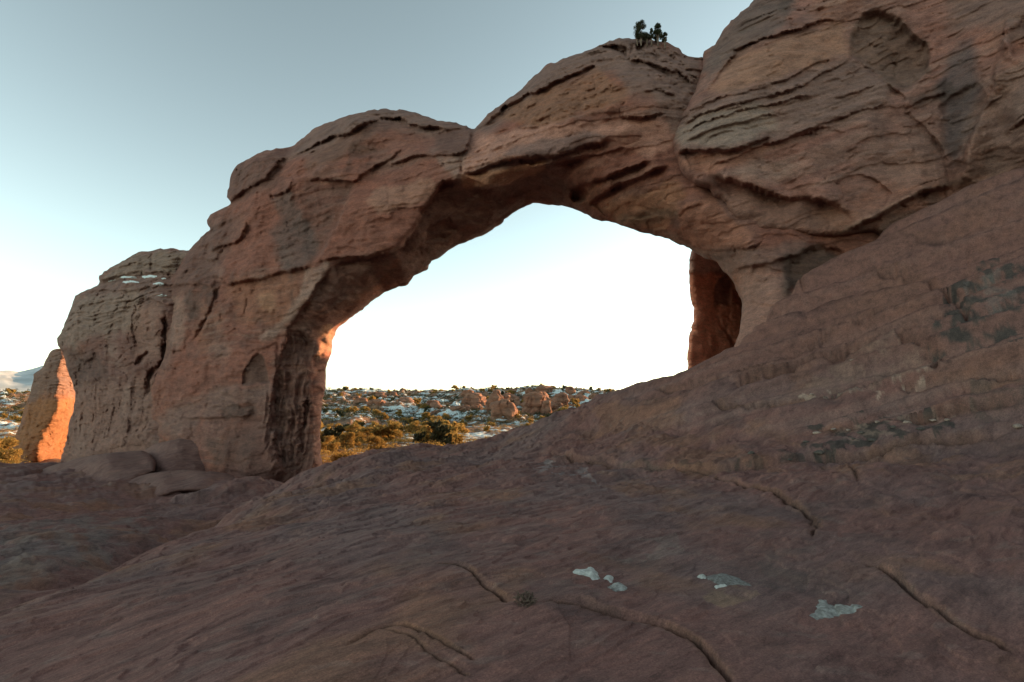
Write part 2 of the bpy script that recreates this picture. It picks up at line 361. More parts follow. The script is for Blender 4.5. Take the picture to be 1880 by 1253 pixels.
arch_feat = [
 ('s',[(525,292),(560,277),(591,261),(612,250),(640,246),(662,230),(698,219),(735,216),(750,230),(777,235),(805,233),(838,242)],.34,22,.55,26,2),
 ('s',[(568,270),(600,258),(630,240),(655,222),(690,212)],.18,12,.1,8,1.5),
 ('s',[(723,274),(675,285),(637,296),(593,305),(560,320),(515,350)],.42,20,.2,26,2.5),
 ('s',[(560,333),(583,328),(611,331),(649,335),(662,323),(683,313),(690,303),(723,287),(745,268)],.28,14,.34,16,1.6),
 ('s',[(707,305),(736,296),(769,285),(785,286),(805,285),(838,285),(856,278),(862,262),(864,249),(870,236)],.42,22,.3,14,1.6),
 ('s',[(654,333),(644,356),(634,377),(619,410),(596,451),(578,484)],.22,50,.42,55,1.6),
 ('c',[(707,308),(713,359),(714,392)],.07,1.6),('c',[(640,404),(683,394),(713,388),(751,379),(785,369)],.12,1.8),
 ('s',[(577,484),(606,476),(644,471),(677,470),(713,466),(736,454),(749,451)],.22,16,.2,14,1.5),
 ('s',[(609,486),(680,470),(736,454),(759,425),(774,400),(772,389),(790,369),(803,349),(810,336),(838,331),(846,313)],.1,30,.9,40,2.2),
 ('p',[(780,425),(797,397),(826,397),(841,420),(823,443),(777,448)],.5,7),
 ('s',[(790,413),(815,405),(832,414)],.3,8,.2,8,2),
 ('s',[(425,369),(443,358),(463,343),(484,335),(497,320),(514,300),(530,284)],.6,26,.4,22,2.5),
 ('s',[(499,361),(517,356),(530,348),(537,325)],.35,12,.3,10,2),
 ('c',[(496,363),(503,358)],.6,4),
 ('c',[(388,420),(396,404),(406,391)],.3,3),
 ('s',[(382,463),(402,455),(423,449),(443,440),(453,416),(450,405)],.4,20,.35,16,2),
 ('c',[(391,489),(402,476),(420,453)],.4,4),
 ('s',[(385,500),(403,509),(417,521),(446,518),(478,512),(513,502),(545,496),(577,486)],.55,32,.25,22,3),
 ('s',[(347,492),(360,478),(395,478),(400,500)],.25,14,.15,10,2),('s',[(312,525),(340,520),(370,524),(395,530)],.3,18,.3,18,2.5),
 ('c',[(405,513),(399,538),(386,573),(373,596),(361,615),(350,637)],.55,4),
 ('c',[(437,524),(455,548),(453,564),(442,593)],.14,1.6),('c',[(522,519),(524,564)],.1,1.5),
 ('c',[(316,648),(337,645)],.6,3.5),
 ('p',[(444,708),(447,679),(460,660),(474,648),(485,653),(492,679),(494,704)],.35,2.5),
 ('s',[(500,703),(466,706),(440,708),(400,715)],.22,26,.1,10,1.8),
 ('s',[(328,768),(373,768),(405,766),(470,762)],.25,18,.2,16,2),('c',[(377,752),(384,736)],.15,2),
 ('p',[(405,746),(466,740),(472,762),(405,766)],.15,4),
 ('s',[(300,675),(345,662),(400,652),(460,648)],.06,14,.08,12,1.2),
 ('s',[(528,883),(520,851),(514,819),(506,771),(504,743),(504,698),(512,669),(524,634),(530,605),(556,567),(568,548),(587,519),(609,486)],.22,18,.75,26,2.4),
 ('c',[(568,700),(566,740),(559,775),(556,819),(549,875)],.7,5),('c',[(500,720),(503,760),(512,830),(522,880)],.5,5),
 ('c',[(540,760),(535,810),(540,870)],.35,4),
 ('s',[(600,620),(574,660),(571,700),(574,771),(578,819),(580,864)],.0,12,-.35,12,2),
 ('s',[(340,420),(372,440),(400,470)],.2,16,.2,16,3),
 # span
 ('s',[(880,240),(905,216),(930,194),(976,172),(1025,148),(1071,129),(1090,121),(1110,123)],.36,26,.45,46,2),
 ('s',[(912,205),(950,182),(1000,150),(1050,128),(1100,108),(1140,112)],.12,12,.1,10,1.4),
 ('p',[(951,233),(985,232),(990,238),(962,242)],.3,3),
 ('p',[(1095,85),(1125,81),(1155,88),(1153,110),(1136,98)],.8,5),('p',[(1164,80),(1185,84),(1176,98),(1168,97)],.7,4),
 ('s',[(1150,119),(1168,110),(1195,118),(1233,130),(1263,142),(1275,160)],.35,14,.4,12,1.8),
 ('c',[(1163,78),(1158,98),(1153,120)],.25,2.5),('c',[(1200,88),(1207,108),(1200,120)],.2,2.5),('c',[(1215,84),(1235,110),(1258,118)],.25,2.5),
 ('s',[(1180,170),(1209,164),(1242,175)],.15,12,.15,10,1.5),
 ('s',[(1139,214),(1168,216),(1209,208),(1216,204)],.32,14,.2,9,1.4),('c',[(1139,214),(1135,198),(1150,186)],.12,1.8),
 ('s',[(1057,235),(1084,231),(1120,221),(1122,214),(1071,206)],.0,8,.12,12,1.2),('c',[(1057,227),(1049,246),(1038,252)],.12,1.6),
 ('s',[(990,236),(1030,226),(1060,214),(1105,200),(1145,180)],.0,12,-.3,24,3),
 ('s',[(845,321),(886,313),(927,297),(957,290),(981,289),(1014,288),(1044,282),(1079,267),(1106,260),(1136,259)],.12,34,.62,18,1.8),
 ('s',[(850,350),(881,347),(930,338),(976,316),(1006,304),(1041,294),(1080,288)],.22,16,.62,30,2.2),
 ('p',[(955,290),(1000,288),(1008,298),(975,304),(950,300)],.35,4),
 ('s',[(1020,300),(1060,288),(1110,282),(1150,270)],.15,12,.2,14,2),
 ('s',[(1046,345),(1084,335),(1125,321),(1166,305),(1198,296)],.38,14,.55,14,2.2),
 ('s',[(1080,380),(1088,372),(1100,359),(1133,340),(1174,327),(1201,313),(1228,303)],.45,13,.85,22,2.2),
 ('p',[(1048,345),(1072,342),(1084,352),(1078,372),(1058,374),(1044,362)],.6,6),
 ('c',[(846,286),(847,322)],.3,3),('s',[(846,300),(870,296),(900,292)],.08,6,.08,6,1.2),('s',[(848,311),(880,305),(905,298)],.08,6,.08,6,1.2),
 ('s',[(868,262),(890,275),(930,270),(960,262)],.08,16,.08,16,2),
 # right leg
 ('c',[(1406,428),(1396,447),(1379,468)],.2,2),('s',[(1240,452),(1288,459),(1336,462),(1368,459),(1398,449)],.16,14,.16,12,1.6),
 ('s',[(1246,400),(1262,380),(1290,372)],.1,10,.1,10,2),
 ('p',[(1460,468),(1489,452),(1514,447),(1537,455),(1556,470),(1540,520),(1450,540),(1440,490)],.5,13),
 ('s',[(1395,640),(1385,580),(1382,540),(1368,505)],.05,8,.06,8,2),('s',[(1372,640),(1376,590),(1372,550),(1360,520)],.05,6,.06,6,2),('s',[(1415,600),(1402,560),(1398,525)],.05,8,.06,8,2),
 ('s',[(1348,495),(1400,486),(1460,470),(1500,452)],.3,22,.25,16,3)]
fl_arch = [[(506,640),(560,596),(592,640),(576,690),(574,800),(592,900),(500,900),(480,760),(500,700)]]
arch_lay = [[(530,275),(610,215),(708,195),(870,235),(860,245),(780,238),(740,222),(660,238),(560,285)],[(870,240),(960,150),(1130,60),(1300,100),(1280,200),(1235,240),(1170,150),(1100,118),(1000,165),(900,240)],
 [(410,380),(420,300),(540,268),(500,330),(430,372)],[(300,560),(320,490),(380,410),(440,400),(420,460),(400,520),(360,520)],[(800,285),(865,285),(850,350),(800,330)],[(845,260),(930,262),(925,298),(845,322)]]
arch_cols = [
 ('p',[(525,285),(610,218),(708,196),(870,235),(862,282),(790,286),(760,240),(700,222),(640,250),(560,290)],GRY,8,.75),
 ('p',[(410,375),(420,300),(540,268),(500,330),(430,372)],BRN,7,.6),('p',[(870,240),(930,180),(1000,120),(1130,65),(1292,104),(1280,170),(1235,235),(1200,215),(1130,140),(1085,124),(1000,165),(890,245)],GRY,10,.8),
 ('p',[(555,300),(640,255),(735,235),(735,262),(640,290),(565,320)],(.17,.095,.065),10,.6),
 ('p',[(660,260),(690,240),(800,250),(800,270),(720,285)],RED,8,.7),
 ('p',[(800,238),(866,240),(856,282),(800,282)],BRN,5,.6),('p',[(805,286),(868,286),(850,330),(815,336),(800,320)],PAL,8,.45),
 ('p',[(578,484),(654,335),(800,290),(835,330),(770,400),(736,452),(640,468)],RED,5,.8),
 ('p',[(560,340),(650,338),(600,450),(560,470),(545,420)],BRN,6,.55),
 ('p',[(677,372),(690,350),(790,330),(800,350),(780,368),(690,396)],(.38,.22,.15),5,.55),
 ('p',[(440,370),(500,345),(545,380),(520,440),(500,490),(470,500),(400,490),(430,450),(455,410)],RED,8,.85),
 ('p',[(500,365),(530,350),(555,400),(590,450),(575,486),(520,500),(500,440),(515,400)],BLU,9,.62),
 ('p',[(300,560),(320,490),(380,410),(430,400),(420,460),(395,520),(360,530)],BRN,9,.6),
 ('p',[(412,530),(560,498),(560,560),(520,600),(440,595)],ORG,10,.55),('p',[(470,540),(500,535),(505,570),(475,575)],(.42,.24,.14),8,.5),
 ('p',[(560,495),(606,480),(600,510),(560,560),(500,625),(470,625),(530,575),(555,530)],PAL,5,.6),
 ('l',[(532,500),(536,560)],DRK,4,.5),('l',[(548,500),(556,540)],DRK,4,.45),('l',[(575,490),(560,530)],BRN,4,.4),('l',[(512,505),(514,560)],BRN,5,.4),
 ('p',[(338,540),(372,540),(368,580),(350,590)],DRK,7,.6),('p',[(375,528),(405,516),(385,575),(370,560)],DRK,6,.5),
 ('p',[(312,550),(338,540),(342,620),(325,645),(310,630)],PAL,7,.35),
 ('p',[(280,700),(330,660),(495,640),(500,705),(380,715),(290,760)],RED,8,.6),
 ('p',[(444,708),(447,679),(460,660),(474,648),(485,653),(492,679),(494,704)],(.12,.078,.06),2,.75),
 ('p',[(300,760),(400,710),(500,712),(470,745),(400,755),(330,800),(280,800)],GRY,8,.55),
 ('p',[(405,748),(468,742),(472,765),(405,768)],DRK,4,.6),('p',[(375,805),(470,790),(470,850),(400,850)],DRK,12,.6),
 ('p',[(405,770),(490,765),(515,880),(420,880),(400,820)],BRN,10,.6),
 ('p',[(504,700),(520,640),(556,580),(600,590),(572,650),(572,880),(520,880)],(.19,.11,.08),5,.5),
 ('p',[(575,670),(605,640),(600,700),(592,860),(578,860)],(.38,.18,.12),4,.75),
 ('p',[(590,600),(618,600),(608,650),(580,660)],(.55,.34,.2),5,.55),  # sun glow on the pillar's far edge put into the colour
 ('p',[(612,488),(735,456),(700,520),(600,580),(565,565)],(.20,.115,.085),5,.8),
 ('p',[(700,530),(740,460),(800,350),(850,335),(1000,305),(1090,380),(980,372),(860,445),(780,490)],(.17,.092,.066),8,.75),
 ('p',[(850,325),(1000,292),(1000,308),(930,340),(850,348)],(.40,.20,.11),4,.7),  # warm light on the sloping soffit put into the colour
 ('p',[(895,215),(1100,125),(1150,170),(1150,190),(1080,205),(990,235),(950,225)],(.26,.135,.08),9,.75),
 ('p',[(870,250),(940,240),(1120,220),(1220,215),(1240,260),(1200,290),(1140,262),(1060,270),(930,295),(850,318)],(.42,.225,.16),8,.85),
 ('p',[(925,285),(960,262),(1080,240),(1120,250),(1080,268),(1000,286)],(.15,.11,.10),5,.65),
 ('p',[(1090,210),(1140,200),(1215,205),(1200,165),(1150,180)],RED,6,.5),
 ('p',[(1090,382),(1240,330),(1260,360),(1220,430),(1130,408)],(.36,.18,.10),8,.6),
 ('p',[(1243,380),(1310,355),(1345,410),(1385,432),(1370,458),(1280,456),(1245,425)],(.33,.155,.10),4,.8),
 ('p',[(1130,405),(1200,380),(1245,385),(1240,400),(1170,420)],(.13,.10,.07),7,.5),
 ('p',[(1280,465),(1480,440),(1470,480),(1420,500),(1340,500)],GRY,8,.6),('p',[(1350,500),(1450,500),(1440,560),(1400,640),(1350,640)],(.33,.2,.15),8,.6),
 ('p',[(1440,470),(1500,450),(1550,470),(1500,500),(1440,540)],(.11,.085,.065),8,.7)]
arch = make_rock('sandstone_arch', arch_out, _wx, arch_ctrl, arch_feat, arch_cols, T=lambda x: 4 + 12 * ss(1310, 1430, x), flute=fl_arch, layer=arch_lay, seed=11,  # right leg deepened at its unseen back to block the sun
                 craggy=[[(895,215),(1100,128),(1150,170),(1100,205),(990,235)],[(1090,70),(1250,80),(1285,150),(1270,190),(1160,130)]], dip=(-.10, -.16), lay_amp=.10, flam=.22, spall=.75)
tag(arch, 'huge reddish brown sandstone arch spanning a wide opening filled with bright sky', 'rock arch')

# ================================================================== CLIFF (right)
cl_out = [(1290,108),(1293,94),(1312,84),(1326,59),(1345,37),(1367,18),(1381,0),(1400,-30),(1460,-110),(1600,-190),(1900,-260),(2300,-240),(2600,-60),(2700,300),(2600,620),(2200,640),(1800,560),(1690,470),
 (1600,425),(1545,434),(1500,437),(1450,430),(1396,427),(1380,428),(1361,419),(1339,400),(1329,377),(1309,361),(1304,347),(1275,337),(1253,321),(1243,300),(1239,290),(1232,262),(1230,245),(1235,230),(1253,200),(1275,172),(1284,141),(1288,120)]
cl_ctrl = [(1290,108,1.6),(1345,37,1.6),(1400,-30,2),(1600,-190,3),(1900,-260,4),(2300,-240,5),(1284,141,.9),(1253,200,.6),(1232,250,.5),(1243,300,.3),(1304,346,.3),(1350,415,.6),
 (1320,180,-.2),(1300,250,-.4),(1400,200,-.4),(1400,120,-.2),(1500,100,-.2),(1450,20,.5),(1600,0,.2),(1700,100,.1),(1880,0,-.4),(1880,200,-.7),(1730,250,.2),(1500,250,-.3),(1330,310,-.1),(1400,330,0),(1370,390,.1),
 (1460,400,.3),(1560,340,0),(1620,400,.5),(1560,425,.6),(1700,340,.4),(1760,360,.7),(1880,300,0),(1850,400,.6),(1780,200,.3),(2100,200,-.2),(2300,0,0),(2300,400,0),(2600,200,.5),(2000,550,1),(1650,-80,1.2)]
cl_feat = [
 ('s',[(1292,170),(1312,147),(1334,121),(1345,103),(1367,86),(1396,75),(1426,66),(1459,55),(1492,44),(1514,35),(1543,39)],.22,22,.2,14,1.6),
 ('c',[(1345,103),(1367,86),(1396,75)],.35,3.5),('c',[(1313,106),(1360,88)],.15,2),
 ('s',[(1240,225),(1279,198),(1330,178),(1390,165),(1450,143),(1506,114),(1554,105)],.14,8,.12,7,1.3),
 ('s',[(1236,240),(1290,208),(1350,190),(1420,175),(1470,160),(1520,130),(1560,112)],.18,8,.14,7,1.3),
 ('s',[(1236,252),(1290,225),(1360,203),(1440,185),(1500,172)],.14,9,.12,7,1.3),('s',[(1250,262),(1300,240),(1370,222),(1440,205)],.12,9,.1,7,1.4),
 ('s',[(1530,182),(1572,171),(1609,158)],.1,8,.1,7,1.3),('s',[(1450,250),(1500,232),(1536,220),(1572,206),(1609,198),(1632,188)],.18,14,.16,12,1.6),
 ('s',[(1240,288),(1259,275),(1297,278),(1333,278),(1368,270),(1419,250)],.4,18,.35,16,2),
 ('s',[(1294,312),(1323,297),(1358,288),(1380,274),(1419,262),(1463,251),(1540,228)],.22,12,.16,10,1.6),
 ('s',[(1300,322),(1320,326),(1358,336),(1393,348),(1432,363),(1476,364),(1511,368),(1553,390),(1570,405)],.4,40,.5,34,4),
 ('p',[(1535,339),(1546,325),(1582,318),(1607,328),(1639,355),(1617,384),(1559,384)],.16,2.5),
 ('c',[(1515,335),(1515,323),(1534,313)],.14,2),('c',[(1460,310),(1462,330),(1450,345)],.12,2),
 ('s',[(1545,430),(1585,412),(1623,393),(1660,372),(1700,350),(1752,340)],.45,26,.55,26,4),
 ('p',[(1563,66),(1583,26),(1609,18),(1653,33),(1679,66),(1706,81),(1705,128),(1661,169),(1624,151),(1561,103)],.42,12),
 ('s',[(1697,62),(1708,103),(1694,143),(1661,173)],.2,10,.1,8,1.6),
 ('s',[(1561,103),(1610,135),(1661,180),(1664,206),(1708,242),(1730,275),(1745,310)],.05,20,.2,30,2),
 ('s',[(1756,349),(1771,301),(1785,242),(1807,198),(1822,151),(1840,90),(1850,20)],.1,30,-.6,40,4),
 ('c',[(1822,151),(1818,175)],.2,3),('s',[(1720,200),(1760,170),(1800,150)],.1,20,.2,20,4),
 ('s',[(1660,200),(1700,180),(1740,170)],.1,10,.15,12,2),('c',[(1700,228),(1720,232)],.12,2),('s',[(1590,75),(1620,90)],.1,10,.1,10,2),
 ('s',[(1840,250),(1860,235),(1885,215)],.1,12,.1,12,3),('p',[(1840,60),(1880,30),(1900,90),(1860,110)],.3,10)]
cl_cols = [
 ('p',[(1235,230),(1280,190),(1400,160),(1550,108),(1640,150),(1630,190),(1500,235),(1400,262),(1340,280),(1245,272)],GRY,10,.75),
 ('p',[(1235,235),(1280,205),(1400,190),(1430,235),(1330,270),(1245,268)],(.27,.215,.165),8,.55),
 ('p',[(1290,110),(1345,37),(1381,0),(1470,-20),(1430,60),(1340,110),(1300,150)],BLU,9,.6),('p',[(1430,-10),(1455,-10),(1450,25),(1425,20)],DRK,6,.6),
 ('p',[(1300,170),(1345,108),(1430,72),(1540,42),(1560,100),(1440,140),(1340,170)],(.30,.17,.11),8,.7),
 ('p',[(1563,66),(1583,26),(1609,18),(1653,33),(1679,66),(1706,81),(1705,128),(1661,169),(1624,151),(1561,103)],(.15,.098,.072),5,.8),
 ('p',[(1245,290),(1340,283),(1420,262),(1400,290),(1300,318),(1250,312)],(.30,.15,.10),5,.7),('p',[(1335,318),(1400,290),(1470,300),(1430,330),(1370,336)],PAL,8,.4),
 ('p',[(1310,350),(1440,366),(1550,395),(1560,425),(1400,428),(1340,400)],(.21,.12,.085),7,.6),
 ('p',[(1730,100),(1790,60),(1800,160),(1780,240),(1750,300),(1735,250)],(.085,.078,.075),13,.7),('p',[(1660,180),(1740,150),(1760,170),(1690,205)],DRK,8,.6),
 ('p',[(1535,339),(1546,325),(1582,318),(1607,328),(1639,355),(1617,384),(1559,384)],(.25,.13,.095),5,.5),
 ('p',[(1600,250),(1720,250),(1740,330),(1640,340),(1560,300)],(.24,.15,.115),14,.6),
 ('l',[(1545,428),(1600,402),(1660,372),(1700,350),(1760,335)],PAL,7,.55),('p',[(1550,440),(1620,405),(1750,365),(1750,400),(1600,450)],(.13,.085,.065),6,.7),
 ('p',[(1790,200),(1900,100),(1900,320),(1770,340)],(.20,.13,.10),20,.7),('p',[(1700,-50),(1900,-50),(1900,60),(1750,60)],(.15,.11,.09),25,.6)]
cliff = make_rock('sandstone_cliff', cl_out, _wx, cl_ctrl, cl_feat, cl_cols, layer=[[(1230,240),(1290,180),(1400,155),(1560,100),(1640,140),(1620,200),(1420,270),(1245,280)],[(1290,108),(1380,0),(1470,-10),(1400,60),(1310,120)]],
                  seed=23, dip=(-.34, -.10), T=17, DT=90, lay_amp=.07, spall=.6, R=.6, D=16, base=(.26,.132,.098))  # back deepened out of view to keep sun off the soffit
tag(cliff, 'tall layered sandstone cliff looming on the right, joined to the arch at a steep crack', 'cliff')

# ================================================================== BUTTE (left, snow on its shoulder)
bu_out = [(113,842),(123,803),(128,776),(136,749),(138,726),(134,707),(123,680),(119,657),(107,634),(105,623),(111,612),(123,585),(134,558),(138,545),(153,535),(180,523),(183,516),(180,508),(188,500),(215,485),(234,474),(245,465),(268,461),(295,456),(345,459),(380,470),(380,880),(113,880)]
bu_ctrl = [(105,623,1.5),(138,545,1.6),(180,515,1.7),(240,468,2.4),(330,459,2.6),(136,740,1.2),(125,790,1.5),(114,842,1.2),(150,600,.4),(220,580,.2),(200,540,.6),(260,500,1.4),(300,478,1.9),(330,475,2.2),(285,512,.9),
 (280,580,-.1),(295,560,.2),(180,680,.7),(240,680,.5),(200,780,.2),(160,830,.1),(260,800,-.3),(300,700,.8),(350,600,1.6),(360,800,1.0),(250,840,-.6)]
bu_feat = [
 ('s',[(178,520),(200,512),(230,502),(262,498),(300,502),(330,506)],.5,16,.9,20,2),('s',[(215,492),(245,484),(280,486),(300,492),(330,490)],.3,12,.3,8,1.6),('c',[(281,470),(278,500)],.35,3),
 ('s',[(140,548),(170,536),(210,532),(250,534),(262,530)],.2,10,.2,12,1.6),('s',[(253,542),(270,528),(300,524),(330,526)],.3,9,.3,9,1.6),('s',[(250,560),(262,545),(285,552),(306,558)],.3,10,.3,10,1.8),
 ('c',[(255,545),(250,570),(244,590),(246,620),(255,650)],.5,4),('s',[(130,600),(170,578),(215,572),(240,576)],.15,16,.15,14,2),
 ('c',[(244,672),(258,660),(268,648),(275,644)],.9,4.5),('c',[(208,672),(222,655),(235,640)],.25,3),('c',[(303,560),(304,640),(296,668),(275,690),(270,740)],.9,5),
 ('s',[(108,635),(130,655),(160,665),(180,655)],.3,26,.35,26,3),('s',[(140,705),(170,700),(190,690)],.15,14,.2,14,3),('s',[(115,620),(160,628),(210,622),(260,630)],.08,14,.08,12,2),
 ('c',[(240,760),(238,800)],.4,4),('s',[(290,700),(270,740),(268,790)],.0,10,.3,16,3),('s',[(150,830),(200,815),(260,790),(330,760)],.1,20,-.5,30,6)]
bu_cols = [('p',[(178,520),(240,464),(350,458),(350,500),(250,500)],(.23,.165,.12),8,.8),('p',[(105,623),(140,545),(260,530),(250,600),(110,640)],(.25,.18,.135),9,.7),
 ('p',[(110,640),(180,650),(200,700),(140,705)],DRK,11,.45),('p',[(120,800),(140,700),(300,700),(260,850),(115,850)],(.25,.15,.11),12,.6),('l',[(200,640),(240,690),(230,760)],PAL,8,.25),('p',[(245,560),(300,560),(300,650),(255,660)],(.30,.18,.13),8,.5)]
butte = make_rock('sandstone_butte', bu_out, _wx, bu_ctrl, bu_feat, bu_cols, layer=[[(105,623),(138,545),(180,510),(240,460),(350,455),(350,560),(240,570),(130,610)]], seed=37, T=6, st=1.5, lay_amp=.2,
                  flute=[[(130,700),(300,690),(270,800),(120,840)]], dip=(-.03, -.03), amp=.9, flam=.06, base=(.195,.104,.080))
tag(butte, 'bulging layered sandstone butte with snow on its shoulder, left of the arch', 'rock butte')

# ================================================================== FIN (far left) and TOWER behind the right leg
fi_out = [(13,860),(18,840),(23,822),(30,795),(38,772),(44,752),(50,738),(57,715),(63,698),(61,688),(68,682),(79,672),(84,660),(90,650),(97,643),(109,641),(130,648),(165,680),(175,760),(175,860),(90,880)]
def Wfi(px): return 46 + 0 * px
fi_ctrl = [(15,850,3.4),(50,738,2.6),(63,698,2.4),(90,650,2.2),(109,641,1.2),(98,700,.6),(60,780,1.4),(42,850,1.6),(85,740,.6),(112,665,.1),(113,700,.2),(113,740,.2),(100,762,.1),(84,800,0),(70,838,-.1),
 (125,690,2.6),(130,720,2.8),(135,760,4),(125,800,4.2),(110,838,4.0),(90,838,1.9),(105,800,2.1),(118,765,1.8),(170,700,7),(170,850,9)]
fi_feat = [('s',[(60,700),(80,690),(110,695)],.2,10,.2,8,1.5),('s',[(85,655),(100,652),(115,656)],.2,6,.2,6,1.2),('s',[(50,745),(80,728),(112,728)],.12,8,.12,8,1.5),('c',[(60,760),(50,820)],.2,3),('s',[(66,684),(75,676),(90,668)],.3,8,.2,8,1.5)]
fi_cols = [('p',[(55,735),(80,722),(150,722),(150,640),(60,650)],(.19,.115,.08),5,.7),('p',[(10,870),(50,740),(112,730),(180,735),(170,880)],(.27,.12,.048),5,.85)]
fin = make_rock('sandstone_fin', fi_out, Wfi, fi_ctrl, fi_feat, fi_cols, base=(.25,.112,.052), seed=41, T=5, st=1.3, DT=40, R=.9, D=10, lay_amp=.24, rough=.9, amp=.75,
                layer=[[(50,740),(90,640),(150,650),(150,722),(80,722)]])
tag(fin, 'narrow rock fin at the far left, its right side glowing orange in the sun', 'rock fin')
to_out = [(1264,690),(1262,645),(1266,613),(1273,592),(1274,566),(1266,543),(1265,490),(1269,459),(1278,443),(1320,420),(1380,380),(1450,345),(1560,335),(1700,340),(1900,360),(2050,400),(2080,690),(1264,760)]  # stretch hidden behind the leg is added to block sun on the soffit
def Wto(px): return np.interp(px, [1260, 1400, 2080], [25.5, 33, 40])
to_ctrl = [(1264,690,.8),(1266,490,.9),(1269,459,1.2),(1300,500,0),(1300,600,0),(1340,540,-.2),(1340,640,-.2),(1278,560,.3),(1278,640,.2),(1450,345,1.5),(1700,340,1.5),(1700,600,0),(2000,650,0)]
to_feat = [('c',[(1322,575),(1325,600),(1340,618),(1350,632)],.5,3.5),('s',[(1262,566),(1300,572),(1350,580)],.12,10,.2,8,2),('p',[(1310,530),(1325,505),(1345,520),(1340,560),(1315,560)],.3,4),('c',[(1318,585),(1332,622)],.4,3),('s',[(1262,500),(1300,492),(1340,498)],.1,8,.1,8,2)]
to_cols = [('p',[(1260,700),(1260,500),(1370,500),(1370,700)],(.75,.31,.19),6,.9),('p',[(1262,500),(1265,455),(1330,470),(1340,500)],(.65,.42,.32),6,.8),('p',[(1312,530),(1325,505),(1345,520),(1345,562),(1315,560)],(.22,.11,.08),4,.8),('l',[(1262,612),(1362,606)],(.5,.3,.2),2.5,.4),('l',[(1322,580),(1345,632)],DRK,5,.5)]  # last dark line puts the crack's shade into the colour
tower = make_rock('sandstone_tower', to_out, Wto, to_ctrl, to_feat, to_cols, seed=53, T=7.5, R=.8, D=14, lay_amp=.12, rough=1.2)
tag(tower, 'dark orange red rock wall standing behind the right leg of the arch', 'rock tower')

# ================================================================== SLICKROCK GROUND
GC = [ # photo x, photo y, distance
 (940,1253,2.95),(500,1253,3.1),(0,1253,3.9),(1400,1253,2.9),(1880,1253,2.9),(940,1100,4.05),(940,1000,5.7),(940,930,7.9),(940,870,11.8),(900,835,16.5),
 (600,1000,6.3),(500,1050,5.4),(300,1100,4.9),(150,1150,4.6),(0,1130,5.3),(150,1075,6.9),(300,1010,9.1),(420,950,12.6),(540,885,18),(600,865,19.5),(700,840,20.5),(800,822,20.5),(920,815,20),
 (500,960,10.2),(650,900,12.8),(800,870,13.6),(750,960,7.5),(400,1050,6.3),
 (0,1100,8),(100,1040,10.3),(200,1000,12.6),(330,960,16),(0,1000,12.2),(0,940,15.5),(200,940,17.5),(300,920,20),(100,900,20.5),(0,870,27),(200,880,25),(350,905,21.5),(450,895,20.5),(0,852,36),(100,850,35),(400,880,24),(250,860,28),(480,885,21.5),
 (1000,775,18.5),(960,800,19.6),(1100,730,17.6),(1180,705,17.1),(1265,675,16.6),(1343,641,16.2),(1400,605,16.1),(1466,522,16.1),(1557,473,15.9),(1659,427,15.2),(1752,387,14.6),(1880,327,13.9),
 (1300,760,13.2),(1200,800,13.2),(1100,800,15.2),(1240,853,11),(1000,830,14.6),(1500,832,10.5),(1700,800,10.1),(1880,788,9.4),(1500,760,11.9),(1500,700,12.9),(1600,620,13.5),(1500,600,14.9),(1400,650,14.9),
 (1700,700,11.5),(1700,560,13),(1880,700,10.2),(1880,600,11.2),(1880,450,12.8),(1700,480,14.2),(1400,950,6.3),(1700,950,5.9),(1880,900,6.4),(1600,870,8),(1880,1100,3.8),(1250,930,7.2),(1600,1100,4)]
gp = []; gv = []
for px, py, Y in GC:
    a, b = ray(px, py); gp.append((a * Y, Y)); gv.append(b * Y)
for px, Y, z in [(0,6.8,-3.35),(150,9.1,-3.85),(300,12,-4.15),(420,15.5,-4.35),(540,20.5,-4.6),(600,23,-4.8),(700,24,-4.4),(800,24,-4.2),(900,23.5,-4.0),(1000,22,-3.6),(1100,20.5,-2.6),(1180,20,-2.0),(1265,19,-.9),(1343,18.3,.2),(1400,18.3,.9),
                 (1466,19,2.0),(1557,19,3.6),(1659,18.5,4.8),(1880,17,6.0),(2300,10,3.0),(2300,5,-.4),(2700,12,6.5),(2500,3,-1.1),(300,30,-5.0),(600,32,-7.5),(900,32,-7.5),(1200,30,-6),(0,46,-7.5),(-500,20,-4.4),(-400,8,-3.6),(-300,5,-2.6),(-900,14,-4.6),(200,40,-6.5),
                 (1500,28,1.5),(1900,24,5.5)]:
    gp.append(((px - 940) / FP * Y, Y)); gv.append(z)
for X, Y, z in [(0,0,-1.5),(0,-6,-1.3),(-6,-6,-1.8),(6,-6,-.6),(-6,0,-2.3),(6,0,-1.1),(12,0,.6),(16,-4,2),(-14,-2,-3.2),(0,1.2,-1.55),(0,-20,-1),(-20,-20,-3),(20,-16,3),(-34,10,-5),(24,8,6.5),(-45,30,-7)]:
    gp.append((X, Y)); gv.append(z)
_gt = tps_fit(gp, gv, 2e-3)
def ground_hit(px, py, far=45):
    a, b = ray(px, py); Y = np.geomspace(2, far, 1600); g = _gt(a * Y, Y); h = b * Y
    k = np.where(h <= g)[0]; i = k[0] if len(k) else len(Y) - 1
    return (float(a * Y[i]), float(Y[i]))
def GH(pts): return np.array([ground_hit(*p) for p in pts])
